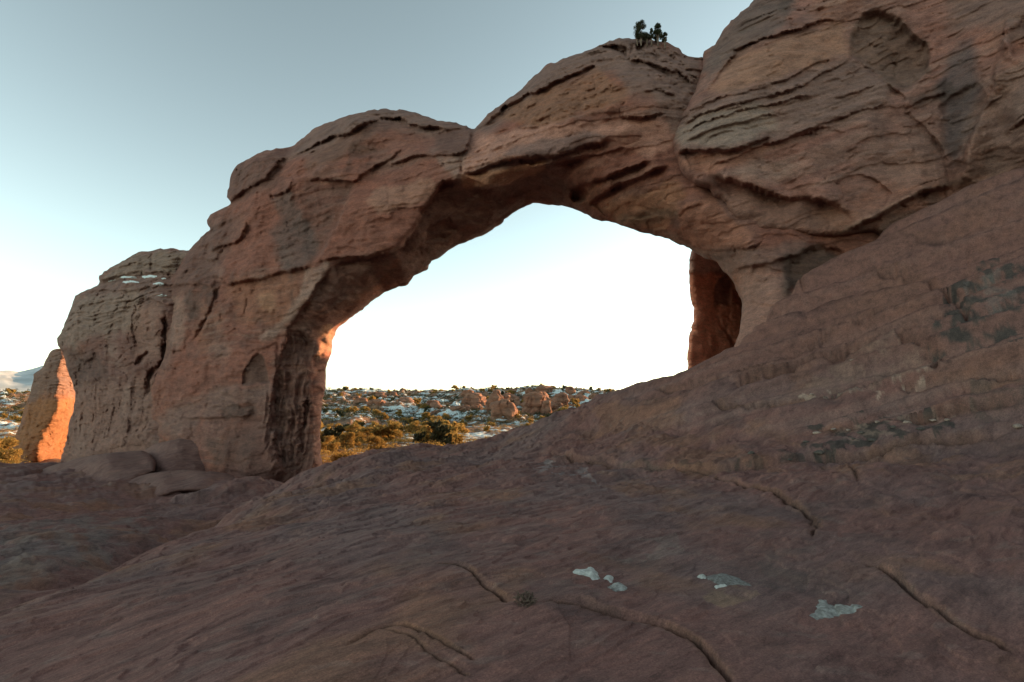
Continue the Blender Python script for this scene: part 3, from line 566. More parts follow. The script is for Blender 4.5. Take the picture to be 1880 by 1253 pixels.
GF = [ # ('s', photo line, raise far side, length, sink near side, length, width)  metres
 ('s',[(985,828),(1060,842),(1150,850),(1240,855),(1330,855),(1420,845),(1490,832),(1560,826),(1700,800),(1880,785)],.13,.5,.06,.3,.03),
 ('s',[(1150,876),(1215,868),(1290,868),(1360,885),(1440,908),(1480,935),(1495,960),(1490,1000)],.09,.4,.06,.16,.012),
 ('s',[(1560,1030),(1610,1036),(1645,1062),(1680,1098),(1760,1150),(1880,1215)],.07,.35,.05,.14,.010),
 ('s',[(790,1040),(840,1038),(890,1065),(930,1090),(958,1108)],.06,.3,.05,.12,.008),
 ('s',[(985,1108),(1010,1102),(1070,1103),(1130,1117),(1200,1132),(1260,1155),(1300,1190),(1330,1225),(1348,1262)],.10,.3,.08,.14,.010),
 ('s',[(1270,1140),(1310,1150),(1350,1185),(1365,1230)],.03,.15,.02,.1,.008),
 ('s',[(630,1190),(665,1165),(705,1142),(740,1140),(780,1158),(830,1185),(880,1215)],.045,.2,.03,.12,.008),
 ('s',[(710,1190),(760,1172),(800,1190),(880,1240)],.03,.12,.02,.1,.008),
 ('s',[(310,1190),(340,1168),(370,1180)],.03,.15,.02,.1,.01),('s',[(540,940),(580,928),(610,930)],.05,.2,.04,.15,.01),('s',[(580,985),(610,970),(650,965)],.05,.2,.03,.15,.01),
 ('s',[(520,1170),(560,1180),(600,1190)],.015,.1,.01,.1,.01),('s',[(1000,915),(1040,908),(1070,905)],.04,.2,.03,.12,.01),('s',[(800,905),(860,897),(930,897),(980,888)],.04,.25,.03,.15,.015),
 ('s',[(1500,860),(1545,868),(1580,890)],.05,.25,.03,.15,.012),('s',[(1660,845),(1720,862),(1790,885),(1880,905)],.06,.3,.04,.2,.014),('s',[(1640,1012),(1700,1020),(1770,1045),(1800,1075)],.03,.2,.02,.12,.01),
 ('s',[(1500,1070),(1502,1095),(1488,1120)],.02,.1,.012,.06,.008),('s',[(1360,1085),(1388,1098)],.03,.1,.02,.08,.01),
 ('s',[(1070,960),(1110,952),(1160,945)],.03,.2,.02,.12,.01),('s',[(1420,930),(1400,938)],.03,.1,.02,.1,.01),
 ('s',[(1000,935),(1100,920),(1180,905)],.02,.2,.015,.12,.01),
 # right slope
 ('s',[(1200,715),(1240,705),(1300,690),(1330,684),(1350,696),(1400,684),(1470,655),(1560,618),(1640,602)],.16,.45,.1,.3,.03),
 ('s',[(1640,602),(1690,618),(1718,640),(1725,665),(1712,692)],.08,.4,.1,.25,.025),('s',[(1640,602),(1700,592),(1760,580),(1790,568)],.06,.3,.05,.2,.02),
 ('s',[(1330,690),(1420,660),(1520,610),(1620,570),(1700,548)],.06,.3,.05,.25,.03),('s',[(1420,560),(1480,548),(1540,560)],.05,.4,.05,.3,.03),
 ('s',[(1560,502),(1640,495),(1710,510),(1755,545),(1776,580),(1782,600)],.05,.4,.1,.3,.03),
 ('s',[(1300,740),(1400,735),(1460,728),(1560,715)],.05,.3,.05,.2,.02),('s',[(1460,722),(1540,718),(1640,708),(1720,692)],.06,.3,.05,.25,.02),
 ('s',[(1180,800),(1260,775),(1340,762),(1440,752)],.04,.3,.04,.2,.02),('s',[(1500,790),(1600,768),(1700,760),(1880,740)],.06,.3,.06,.3,.03),('s',[(1700,730),(1780,712),(1880,700)],.05,.3,.05,.2,.02),
 ('s',[(1650,770),(1740,745),(1830,735)],.05,.3,.05,.2,.02),('s',[(1500,640),(1560,610),(1620,590)],.03,.3,.03,.2,.02),('s',[(1740,470),(1765,455),(1780,452)],.06,.2,.05,.2,.02),
 ('s',[(1240,830),(1290,810),(1350,800)],.03,.2,.03,.2,.02),
 # left gully and shelves
 ('s',[(0,948),(60,945),(140,940),(200,936)],.09,.5,.08,.4,.04),('s',[(0,880),(60,868),(110,860)],.1,.5,.1,.5,.04),('s',[(140,1025),(165,1015),(195,1010)],.08,.3,.05,.2,.02),
 ('s',[(255,880),(265,910),(290,918)],.05,.3,.1,.3,.03),('s',[(260,916),(300,920),(400,905),(470,893)],.32,.5,.2,.3,.04),('s',[(90,900),(120,920),(135,935)],.06,.3,.05,.2,.02),
 ('s',[(0,1060),(120,1040),(250,1010),(330,990)],.05,.6,.1,.5,.06),('s',[(330,940),(420,925),(520,905)],.03,.2,.03,.2,.03)]
GF += [('c', [(p[0], p[1] + o) for p in f[1]], d, w_) for f, o, d, w_ in ((GF[4], 5, .065, .015), (GF[3], 4, .05, .012), (GF[1], 2, .09, .022), (GF[2], 4, .06, .015), (GF[0], 3, .12, .05), (GF[6], 3, .03, .010))]
GF += [('c', [(700,1150),(760,1165),(790,1200),(870,1250)], .02, .008), ('c', [(1200,716),(1260,703),(1300,694),(1332,686)], .22, .06), ('c', [(1345,700),(1420,678),(1480,652),(1560,620),(1642,602)], .26, .065), ('c', [(1330,690),(1420,660),(1520,610),(1620,570),(1700,548)], .14, .04), ('c', [(1500,790),(1600,768),(1700,760),(1880,740)], .16, .04), ('c', [(1650,712),(1780,698),(1880,690)], .14, .04), ('c', [(1300,742),(1400,735),(1460,728),(1560,715)], .12, .035), ('c', [(1400,560),(1480,545),(1560,552)], .12, .04), ('c', [(1560,470),(1680,440),(1800,420)], .10, .035),
       ('c', [(1642,604),(1692,620),(1718,640),(1725,665),(1712,692)], .2, .055), ('c', [(1650,600),(1740,582),(1790,568)], .2, .055), ('c', [(1560,502),(1640,495),(1710,510),(1755,545),(1776,580),(1782,600)], .2, .05), ('c', [(1500,842),(1560,868),(1580,892)], .06, .02)]
GF = [(f[0], GH(f[1])) + tuple(f[2:]) for f in GF]
def _step(f):
    if f[0] == 'c': return f
    near = f[1][:, 1].mean() < 9; right = f[1][:, 0].mean() > 3 and not near; k = .30 if near else (1.15 if right else .8)
    return (f[0], f[1], f[2] * .05 * k, f[3], (f[4] + f[2] * .8) * k, f[5] * 1.9, f[6])
GF = [_step(f) for f in GF]
GFd = []
for k, f in enumerate(GF):
    sg = np.median(np.linalg.norm(np.diff(f[1], axis=0), axis=1)); seg = max(.05, min(.25, sg / 5))
    GFd.append((f[0], densify(f[1], seg, seg * .17, 900 + k)) + f[2:])
def uline(x, y, q, maxd):
    """distance, signed distance (+ far side) and run of loose points to a line on the ground"""
    D = np.full(x.shape, 1e6); S = np.zeros(x.shape); T = np.zeros(x.shape); m = len(q) - 1
    lo = q.min(0) - maxd; hi = q.max(0) + maxd
    w = np.where((x > lo[0]) & (x < hi[0]) & (y > lo[1]) & (y < hi[1]))[0]
    if not len(w): return D, S, T
    xs, ys = x[w], y[w]; d0 = np.full(len(w), 1e6); s0 = np.zeros(len(w)); t0 = np.zeros(len(w))
    for i in range(m):
        a = q[i]; d = q[i + 1] - a; L2 = d @ d + 1e-12
        t = np.clip(((xs - a[0]) * d[0] + (ys - a[1]) * d[1]) / L2, 0, 1)
        dd = np.hypot(xs - a[0] - t * d[0], ys - a[1] - t * d[1]); k = dd < d0
        d0[k] = dd[k]; s0[k] = (np.sign((ys - a[1]) * d[0] - (xs - a[0]) * d[1]) * dd)[k]; t0[k] = ((i + t) / m)[k]
    D[w] = d0; S[w] = s0; T[w] = t0
    return D, S, T
def ground_z(x, y, detail=True):
    x = np.asarray(x, float).ravel(); y = np.asarray(y, float).ravel()
    z = _gt(x, y); r = np.hypot(x, y)
    P = np.stack([x, y, z], -1)
    for f in GFd:
        if f[0] == 'c':
            _, q, aa, w = f; D, S, T = uline(x, y, q, 5 * w); m = D < 5 * w
            if m.any():
                t = T[m]; Pm = P[m]; jn = perlin(Pm * [9, 9, 1], 73) + .6 * perlin(Pm * [24, 24, 1], 74)
                z[m] -= aa * ss(0, .08, t) * ss(0, .08, 1 - t) * np.clip(.9 + .6 * perlin(Pm * 2, 75), .5, 1.3) * np.exp(-((S[m] + .8 * w * jn) / w) ** 2)
            continue
        _, q, ao, Lo0, ai, Li0, w = f; md = 3 * max(Lo0 * 2.6, Li0 * 1.6)
        D, S, T = uline(x, y, q, md); m = D < md
        if not m.any(): continue
        Pm = P[m]; jn = perlin(Pm * [3, 3, 1], 63) + .45 * perlin(Pm * [9, 9, 1], 64)
        s_ = S[m] + max(w, .02) * 1.2 * jn * np.clip(r[m] / 8, .5, 2); t = T[m]; e = ss(0, .25, t) * ss(0, .14, 1 - t) * np.clip(.95 + .7 * perlin(Pm * .9, 65), .35, 1.3); Lo = Lo0 * 1.5; Li = Li0 * 1.6; up = .5 + .5 * np.tanh(s_ / w)
        fade = 1 - ss(md * .5, md, D[m])
        z[m] += e * fade * (ao * np.exp(-np.clip(s_, 0, None) / Lo) * up - ai * np.exp(-np.clip(-s_, 0, None) / Li) * (1 - up))
    k = np.clip(r / 12, .25, 1.3)
    # bedding planes cut by the slope on the right
    hb = z - .30 * x + .12 * y + .10 * fbm(P * .25, 2, 251); mb = ss(-1.35, -.6, z) * ss(2, 5, x) * ss(8, 11, r)
    q1 = np.stack([hb * 2.2, x * .07, y * .07], -1); q2 = np.stack([hb * 6, x * .14, y * .14], -1); sm = 1 - .8 * mb
    z = z + mb * (.11 * np.tanh(6 * perlin(q1, 252)) + .06 * np.tanh(6 * perlin(q2, 253)) + .022 * np.tanh(5 * perlin(q2 * [2.3, 1.5, 1.5], 254)))
    ca, sa = math.cos(.62), math.sin(.62)
    u = x * ca + y * sa; v = -x * sa + y * ca
    z = z + .10 * k * fbm(P * .45, 3, 201) + .03 * k * sm * fbm(P * 1.5, 3, 205)
    L = np.stack([u * .55, v * 2.6, z * .5], -1)
    z = z + .022 * k * sm * (ridged(L + .25 * fbm(P * .6, 2, 215)[:, None], 3, 210) - .5)
    # thin sheets flaked off, with crisp lips
    s1 = fbm(np.stack([u * .5, v * 1.15, z * .4], -1), 4, 221); s2 = fbm(np.stack([u * .9, v * 2.4, z * .4], -1), 3, 231)
    z = z + .042 * k * sm * (ss(.05, .07, s1) + ss(.3, .32, s1) - ss(.25, .27, -s1)) + .020 * k * sm * (ss(.18, .205, s2) - ss(.2, .225, -s2))
    # small lens shaped flake scars along the grain
    for fq, th_, am, sd_0 in ((1.0, .50, .034, 261), (2.3, .52, .018, 262)):
        q = np.stack([u * fq * .55, v * fq * 2.2, z * .3], -1); a_ = perlin(q + .35 * fbm(P * fq * .8, 2, sd_0 + 9)[:, None], sd_0)
        z = z - am * sm * np.clip(k, .35, 1.) * (ss(th_ - .03, th_ + .22, a_) + .5 * ss(th_ - .04, th_ + .01, a_))
    if detail: z = z + .008 * k * sm * fbm(np.stack([u * 2.5, v * 9, z * 3], -1), 3, 241) + .004 * fbm(P * 9, 3, 245)
    return z
A = np.concatenate([np.radians(np.linspace(-180, -64, 60, endpoint=False)), np.radians(np.linspace(-64, 64, 1100, endpoint=False)), np.radians(np.linspace(64, 180, 60))])
Rr = np.concatenate([np.linspace(.05, 1.7, 10, endpoint=False), np.geomspace(1.7, 24, 820, endpoint=False), np.geomspace(24, 52, 80)])
AA, RR = np.meshgrid(A, Rr); gx = (np.sin(AA) * RR).ravel(); gy = (np.cos(AA) * RR).ravel()
gz = ground_z(gx, gy)
gz = gz - 7 * ss(44, 52, np.hypot(gx, gy))
na = len(A); nr = len(Rr)
I = np.arange(na * nr).reshape(nr, na)
F = np.stack([I[:-1, :-1], I[:-1, 1:], I[1:, 1:], I[1:, :-1]], -1).reshape(-1, 4)[:, ::-1]
P = np.stack([gx, gy, gz], -1)
C = np.tile(np.array([.232, .120, .098]), (len(gx), 1))
C = mix(C, (.205, .135, .120), .75 * ss(-.25, .5, fbm(P * .35, 4, 301)))
C = mix(C, (.29, .15, .088), .5 * ss(.1, .6, fbm(P * .6, 4, 305)))
C = mix(C, (.15, .098, .086), .5 * ss(.15, .6, fbm(P * .9, 5, 309)))
C = mix(C, (.30, .235, .195), .22 * ss(.35, .8, fbm(P * np.array([3, 6, 3]), 4, 313)))
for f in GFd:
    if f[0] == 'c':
        D, _, T_ = uline(gx, gy, f[1], 12 * max(f[3], .02)); e_ = ss(0, .1, T_) * ss(0, .1, 1 - T_); C = mix(C, (.30, .155, .085), .22 * np.exp(-(D / (3.5 * f[3])) ** 2) * e_); C = mix(C, (.11, .06, .04), .75 * np.exp(-(D / (1.3 * f[3] + .004)) ** 2) * e_)  # dark line puts crack shade into the colour; orange stain around it
hb_ = gz - .30 * gx + .12 * gy + .10 * fbm(P * .25, 2, 251); mb_ = ss(-1.35, -.6, gz) * ss(2, 5, gx) * ss(8, 11, np.hypot(gx, gy))
bn_ = perlin(np.stack([hb_ * 5, gx * .12, gy * .12], -1), 257); C = mix(C, (.15, .082, .064), .55 * mb_ * ss(.1, .45, bn_)); C = mix(C, (.30, .20, .165), .45 * mb_ * ss(.15, .5, -bn_))
up_ = ss(-1.2, 1.5, gz) * ss(4, 9, gx + .2 * gy)
C = mix(C, (.205, .105, .08), .7 * up_)
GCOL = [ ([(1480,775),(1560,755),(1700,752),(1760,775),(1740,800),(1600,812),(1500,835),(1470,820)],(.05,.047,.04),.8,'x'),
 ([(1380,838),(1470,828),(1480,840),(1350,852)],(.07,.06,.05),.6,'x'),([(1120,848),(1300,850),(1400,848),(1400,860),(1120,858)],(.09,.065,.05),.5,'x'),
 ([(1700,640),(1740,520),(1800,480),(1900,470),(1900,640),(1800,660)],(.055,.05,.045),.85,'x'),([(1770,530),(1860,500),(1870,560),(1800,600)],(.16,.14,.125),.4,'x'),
 ([(1460,722),(1480,708),(1600,706),(1720,684),(1725,696),(1600,722)],(.42,.30,.23),.6,'x'),([(1520,770),(1700,748),(1760,760),(1700,800),(1560,806)],(.36,.24,.18),.35,'x'),
 ([(1470,700),(1560,620),(1640,603),(1715,640),(1718,690),(1560,712)],(.25,.15,.115),.6,''),([(1780,700),(1900,690),(1900,760),(1780,780)],(.085,.07,.055),.5,''),
 ([(1140,1000),(1240,980),(1260,1010),(1150,1030)],(.25,.19,.16),.35,'x'),([(980,845),(1080,855),(1090,880),(980,870)],(.36,.32,.3),.4,'x'),([(1380,1000),(1500,1010),(1480,1080),(1400,1070)],(.14,.10,.085),.35,'x'),
 ([(1290,1050),(1400,1090),(1330,1110),(1290,1080)],(.28,.18,.11),.5,''),([(0,960),(300,960),(200,1040),(0,1100)],(.17,.14,.125),.5,'')]
C = C * np.array([.87, .825, .85])
brk = fbm(P * 2.2, 5, 320)
for k, (pl, cc, s_, md) in enumerate(GCOL):
    q = GH(pl); w = np.zeros(len(gx)); lo = q.min(0) - 1; hi = q.max(0) + 1
    m = np.where((gx > lo[0]) & (gx < hi[0]) & (gy > lo[1]) & (gy < hi[1]))[0]
    ins = poly_inside(gx[m] + .12 * brk[m], gy[m] + .12 * brk[m], q)
    ww = ins * (ss(-.05, .25, fbm(P[m] * 2.6, 5, 330 + k)) if md == 'x' else ss(-.5, .3, brk[m]))
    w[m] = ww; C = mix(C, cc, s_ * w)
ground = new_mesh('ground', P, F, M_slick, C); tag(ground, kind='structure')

# ================================================================== DESERT behind the arch
def desert_z(x, y, detail=True):
    x = np.asarray(x, float); y = np.asarray(y, float); sh = x.shape; x = x.ravel(); y = y.ravel()
    r = np.hypot(x, y)
    z = np.interp(r, [0, 22, 35, 60, 95, 130, 160, 200, 250, 300, 345, 380, 460, 700, 1500, 7000], [-9, -7.4, -5.9, -6.4, -8.2, -9.6, -9.0, -7.0, -4.9, -3.4, -2.5, -2.6, -6, -30, -60, -90])
    P = np.stack([x, y, 0 * x], -1)
    far = ss(60, 250, r)
    z = z + far * 2.1 * fbm(P * .012, 3, 401) + (.4 + .9 * far) * fbm(P * .06, 3, 405) * ss(20, 40, r)
    a_ = np.arctan2(x, y); z = z + (2.6 * np.exp(-((a_ - .075) / .07) ** 2) + 1.2 * np.exp(-((a_ + .07) / .06) ** 2)) * ss(190, 290, r) * (1 - ss(330, 420, r))
    # added rise, unseen behind the right leg, blocks low sun from the pillar
    z = z + 11.5 * ss(.40, .47, x / np.maximum(y, 1)) * ss(35, 38, y) * (1 - ss(43, 46, y)) * (y > 0) * (1 - ss(32, 38, x))
    if detail:
        # bare rock benches: tilted ledges
        k = ss(110, 160, r) * (1 - ss(600, 900, r)); h = z + .05 * x
        q = np.stack([x * .03 + .15 * h, y * .035 - .1 * h, h * .4], -1)
        z = z + k * 2.0 * np.tanh(3 * perlin(q, 410)) * .6 + k * .5 * np.tanh(4 * fbm(q * 3.1, 2, 411))
        uu = (x * .95 + y * .25 + 9 * fbm(P * .03, 3, 414)) / 15.; fr_ = uu - np.floor(uu)
        z = z + 1.5 * k * (fr_ * (1 - ss(.9, 1., fr_)) - .45) * (.6 + .8 * fbm(P * .02, 2, 416))
        uu = (x * .9 + y * .4 + 3 * fbm(P * .08, 3, 415)) / 5.; fr_ = uu - np.floor(uu)
        z = z + .5 * k * (fr_ * (1 - ss(.85, 1., fr_)) - .45)
        z = z + .22 * fbm(P * .45, 3, 412) * np.clip(r / 60, .3, 1.5)
    return z.reshape(sh)
def desert_sheet():
    A1 = np.radians(np.linspace(-47, 14, 900, endpoint=False)); A0 = np.radians(np.linspace(-180, -47, 60, endpoint=False)); A2 = np.radians(np.linspace(14, 180, 90))
    A = np.concatenate([A0, A1, A2]); R_ = np.concatenate([np.linspace(1, 24, 8, endpoint=False), np.geomspace(24, 420, 520, endpoint=False), np.geomspace(420, 9000, 40)])
    AA, RR = np.meshgrid(A, R_); x = np.sin(AA) * RR; y = np.cos(AA) * RR; z = desert_z(x, y)
    P = np.stack([x, y, z], -1).reshape(-1, 3); na, nr = len(A), len(R_); I = np.arange(na * nr).reshape(nr, na)
    F = np.stack([I[:-1, :-1], I[:-1, 1:], I[1:, 1:], I[1:, :-1]], -1).reshape(-1, 4)[:, ::-1]
    m, nt, b = mat_new('desert_ground'); L = nt.links.new
    tc = N(nt, 'ShaderNodeTexCoord')
    n = N(nt, 'ShaderNodeTexNoise', Scale=.5, Detail=8.0, Roughness=.7); L(tc.outputs['Object'], n.inputs['Vector'])
    r = ramp(nt, [(.35, (.12, .072, .048)), (.52, (.23, .13, .08)), (.7, (.30, .19, .12))]); L(n.outputs['Fac'], r.inputs[0])
    mp = N(nt, 'ShaderNodeMapping'); mp.inputs['Scale'].default_value = (.55, 1.3, 2.5); mp.inputs['Rotation'].default_value = (0, 0, .5); L(tc.outputs['Object'], mp.inputs[0])
    n2 = N(nt, 'ShaderNodeTexNoise', Scale=.28, Detail=10.0, Roughness=.75); L(mp.outputs[0], n2.inputs['Vector'])
    n3 = N(nt, 'ShaderNodeTexNoise', Scale=.022, Detail=3.0); L(tc.outputs['Object'], n3.inputs['Vector'])
    ad = N(nt, 'ShaderNodeMath', operation='ADD'); L(n2.outputs['Fac'], ad.inputs[0])
    sb = N(nt, 'ShaderNodeMath', operation='MULTIPLY'); L(n3.outputs['Fac'], sb.inputs[0]); sb.inputs[1].default_value = .55; L(sb.outputs[0], ad.inputs[1])
    rs = ramp(nt, [(.785, (0, 0, 0)), (.80, (1, 1, 1))]); L(ad.outputs[0], rs.inputs[0])
    mx = N(nt, 'ShaderNodeMix', data_type='RGBA'); L(rs.outputs[0], mx.inputs[0]); L(r.outputs[0], mx.inputs[6]); mx.inputs[7].default_value = (.58, .66, .66, 1)
    L(mx.outputs[2], b.inputs['Base Color'])
    bp = N(nt, 'ShaderNodeBump'); bp.inputs['Distance'].default_value = .5; bp.inputs['Strength'].default_value = .8; L(n.outputs['Fac'], bp.inputs['Height']); L(bp.outputs[0], b.inputs['Normal'])
    o = new_mesh('desert_terrain', P, F, m); tag(o, kind='structure'); return o
desert_sheet()

# ------------------------------------------------------------------ far red outcrops on the ridge (photo centre x, base y, top y, width, distance)
OUT = [(868,748,722,36,255,'broad red outcrop with a dark cleft, leftmost of the big ones on the ridge'),(908,757,715,26,245,'domed red outcrop standing left of the snowy slope'),(926,770,733,44,225,'long low red outcrop below the domed one, above the snow field'),
 (950,746,729,10,240,'thin upright red rock finger in the middle of the outcrops'),(984,761,722,44,222,'pyramid shaped red outcrop with a pointed top above the snow flat'),(1004,762,736,18,225,'small red buttress leaning on the pyramid shaped outcrop'),
 (1030,745,718,24,250,'red outcrop with a bright sunlit right edge, right of the pyramid'),(1000,722,708,34,290,'flat topped red block standing highest on the skyline'),(972,726,713,14,295,'small pointed rock left of the flat topped skyline block'),
 (1047,724,709,16,300,'isolated round red knob on the skyline'),(948,722,713,28,310,'low dark red hump on the skyline left of the pointed rock'),(1072,728,717,26,300,'low red hump right of the round skyline knob'),
 (1094,731,723,20,300,'small red hump where the skyline meets the slickrock slope'),(1058,738,726,40,280,'low shelf of red rock below the round skyline knob'),(838,757,746,34,215,'low red rock shelf on the snowy hillside'),(800,762,754,24,210,'small red rock shelf on the snowy hillside, left of the others'),
 (690,742,733,30,262,'bright orange rock ledge under the bushes of the left ridge')]
def outcrop(px, yb, yt, wd, Y, label, sd):
    a_, b_ = ray(px, yb); Yt = np.linspace(140, 330, 400); hit = np.where(b_ * Yt <= desert_z(a_ * Yt, Yt))[0]
    if len(hit): Y = float(Yt[hit[0]])
    c = pt(px, yb, Y); hgt = float(pt(px, yt, Y)[2] - c[2]) + 1.5; hw = wd / FP * Y / 2; dp = hw * .8
    nu, nv = 60, 30; U, Vv = np.meshgrid(np.linspace(0, 2 * np.pi, nu, endpoint=False), np.linspace(0, 1, nv))
    rad = (1 - np.clip(Vv, 0, 1) ** 6) ** .5 * (1.22 - .34 * Vv)
    ex = .62; cx = np.sign(np.cos(U)) * np.abs(np.cos(U)) ** ex; sx = np.sign(np.sin(U)) * np.abs(np.sin(U)) ** ex
    x = c[0] + hw * rad * cx; y = c[1] + dp + dp * rad * sx; z = c[2] - 1.5 + hgt * Vv
    P = np.stack([x, y, z], -1).reshape(-1, 3)
    k = min(hw, 4.); d = .42 * k * fbm(P / k * .7, 4, sd) + .10 * k * np.tanh(3 * perlin(np.stack([P[:, 2] * .8, P[:, 0] * .05, P[:, 1] * .05], -1), sd + 5)) - .30 * k * np.exp(-(perlin(P / k * 1.1 * [1, 1, .15], sd + 3) / .08) ** 2)
    n = np.stack([(P[:, 0] - c[0]) / hw, (P[:, 1] - c[1] - dp) / dp, .25 * (P[:, 2] - c[2]) / hgt], -1); n /= np.linalg.norm(n, axis=1)[:, None] + 1e-6
    top = (Vv.ravel() < .98)[:, None]
    P = P + n * d[:, None] * np.where(top, 1, .3)
    I = np.arange(nu * nv).reshape(nv, nu); J = np.roll(I, -1, 1)
    F = np.stack([I[:-1], J[:-1], J[1:], I[1:]], -1).reshape(-1, 4)
    C = np.tile(np.array([.245, .118, .075]), (len(P), 1)); C = mix(C, (.30, .175, .12), .5 * ss(-.1, .4, perlin(np.stack([P[:, 2] * .6, P[:, 0] * .03, P[:, 1] * .03], -1), sd + 8)))
    C = mix(C, (.16, .10, .075), .5 * ss(.1, .5, fbm(P * .3, 3, sd + 12)))
    o = new_mesh('rock_outcrop', P, F, M_far, C); tag(o, label, 'rock outcrop', 'red outcrops on the far ridge'); return o
for i, a_ in enumerate(OUT): outcrop(*a_, 500 + 20 * i)
_r = np.random.default_rng(77)
for i in range(34):
    px = float(_r.normal(985, 62)) if i < 24 else float(_r.uniform(610, 860)); yb = float(_r.uniform(722, 762)) if i < 24 else float(_r.uniform(724, 770))
    if px > 1105: continue
    wd = float(_r.uniform(12, 34)); outcrop(px, yb, yb - float(_r.uniform(5, 13)) * wd / 24, wd, 300, 'low red rock knob among the larger outcrops of the far hillside', 1500 + 20 * i)

# ------------------------------------------------------------------ snowy mountains on the far left horizon
def mountains():
    nx, ny = 260, 60; a = np.radians(np.linspace(-62, -38, nx)); v = np.linspace(0, 1, ny); AA, VV = np.meshgrid(a, v)
    P0 = np.stack([AA * 22, 0 * AA, 0 * AA], -1)
    top = 620 + 170 * fbm(P0 * .5, 3, 611)
    R_ = 14000 + 5200 * VV; prof = np.sin(np.pi * np.clip(VV, 0, 1) * .72) ** 1.2
    x = np.sin(AA) * R_; y = np.cos(AA) * R_
    z = -140 + top * prof + 60 * prof * ridged(np.stack([x / 1400, y / 1400, 0 * x], -1), 4, 620)
    P = np.stack([x, y, z], -1).reshape(-1, 3); I = np.arange(nx * ny).reshape(ny, nx)
    F = np.stack([I[:-1, :-1], I[:-1, 1:], I[1:, 1:], I[1:, :-1]], -1).reshape(-1, 4)[:, ::-1]
    m, nt, b = mat_new('snowy_mountain'); L = nt.links.new; tc = N(nt, 'ShaderNodeTexCoord')
    mp = N(nt, 'ShaderNodeMapping'); mp.inputs['Scale'].default_value = (.0012, .0012, .006); L(tc.outputs['Object'], mp.inputs[0])
    n = N(nt, 'ShaderNodeTexNoise', Scale=1.0, Detail=8.0, Roughness=.6); L(mp.outputs[0], n.inputs['Vector'])
    r = ramp(nt, [(.38, (.40, .42, .42)), (.5, (.50, .52, .52)), (.62, (.62, .62, .61))]); L(n.outputs['Fac'], r.inputs[0]); L(r.outputs[0], b.inputs['Base Color'])  # distance haze put into the colour: pale and low in contrast
    o = new_mesh('mountains', P, F, m); tag(o, kind='structure')
mountains()

# ------------------------------------------------------------------ foliage
def leaf_quads(C, size, r, aspect=1.7):
    n = len(C); t = r.normal(size=(n, 3)); t[:, 2] = np.abs(t[:, 2]) * .8 + .2; t /= np.linalg.norm(t, axis=1)[:, None]
    u = np.cross(t, r.normal(size=(n, 3))); u /= np.linalg.norm(u, axis=1)[:, None] + 1e-9
    s = size * r.uniform(.6, 1.4, (n, 1)); a = t * s * aspect; b = u * s
    V = np.stack([C - b * .5, C + b * .5, C + b * .3 + a, C - b * .3 + a], 1).reshape(-1, 3)
    return V, np.arange(4 * n).reshape(n, 4)
def crown_pts(h, wd, n, r, nb, upright=0., rs=1.):
    """points clustered in uneven clumps of a juniper crown"""
    cen = []
    for i in range(nb):
        zz = r.uniform(.12, .93); rr = (1 - abs(zz - .42) ** 1.6 * 1.5) * r.uniform(.15, 1) ** .6
        rr *= (1 - upright * zz); an = r.uniform(0, 6.283)
        cen.append((math.cos(an) * rr * wd / 2, math.sin(an) * rr * wd / 2, zz * h, r.uniform(.13, .26) * min(h, wd)))
    cen = np.array(cen); k = r.integers(0, nb, n)
    d = r.normal(size=(n, 3)); d /= np.linalg.norm(d, axis=1)[:, None]; d *= (r.uniform(0, 1, (n, 1)) ** .4)
    d[:, 2] *= .8
    return cen[k, :3] + d * cen[k, 3:4] * rs, cen
def tube(path, radii, ns=6):
    path = np.asarray(path, float); n = len(path); V = []
    for i in range(n):
        t = path[min(i + 1, n - 1)] - path[max(i - 1, 0)]; t /= np.linalg.norm(t) + 1e-9
        u = np.cross(t, [.3, 1, .2]); u /= np.linalg.norm(u) + 1e-9; v = np.cross(t, u)
        for k in range(ns):
            a = 2 * math.pi * k / ns; V.append(path[i] + radii[i] * (math.cos(a) * u + math.sin(a) * v))
    F = [(i * ns + k, i * ns + (k + 1) % ns, (i + 1) * ns + (k + 1) % ns, (i + 1) * ns + k) for i in range(n - 1) for k in range(ns)]
    return np.array(V), np.array(F)
def trunk_mesh(cen, h, r, rad):
    Vs, Fs, o = [], [], 0
    for c in cen[: min(len(cen), 9)]:
        e = c[:3]; p0 = np.zeros(3); p1 = e * [.25, .25, .35] + r.normal(size=3) * .03 * h; p2 = e * [.65, .65, .7] + r.normal(size=3) * .04 * h
        V, F = tube([p0 - [0, 0, .25], p1, p2, e], [rad, rad * .75, rad * .45, rad * .15]); Vs.append(V); Fs.append(F + o); o += len(V)
    return np.vstack(Vs), np.vstack(Fs)
def make_juniper(h, wd, n, leaf, nb, sd, mat, upright=0., rad=.09):
    r = np.random.default_rng(sd); C, cen = crown_pts(h, wd, n, r, nb, upright); V, F = leaf_quads(C, leaf, r)
    e = empty('juniper_bush'); c = new_mesh('crown', V, F, mat, smooth=False, parent=e)
    V, F = trunk_mesh(cen, h, r, rad); t = new_mesh('trunk', V, F, M_bark, parent=e); return e
def dup(e, loc, rz, s):
    o = e.copy(); COL.objects.link(o)
    for ch in list(e.children): c = ch.copy(); COL.objects.link(c); c.parent = o
    o.location = loc; o.rotation_euler = (0, 0, rz); o.scale = s; return o
NEAR = [make_juniper(2.3, 3.0, 5200, .075, 26, 71 + i, M_leaf) for i in range(4)]
FARJ = []
for i in range(4):
    r = np.random.default_rng(90 + i); C_, cen = crown_pts(1.9, 2.5, 420, r, 12); V, F = leaf_quads(C_, .27, r)
    o = new_mesh('juniper_bush', V, F, M_leaf if i < 3 else M_leafd, smooth=False); FARJ.append(o)
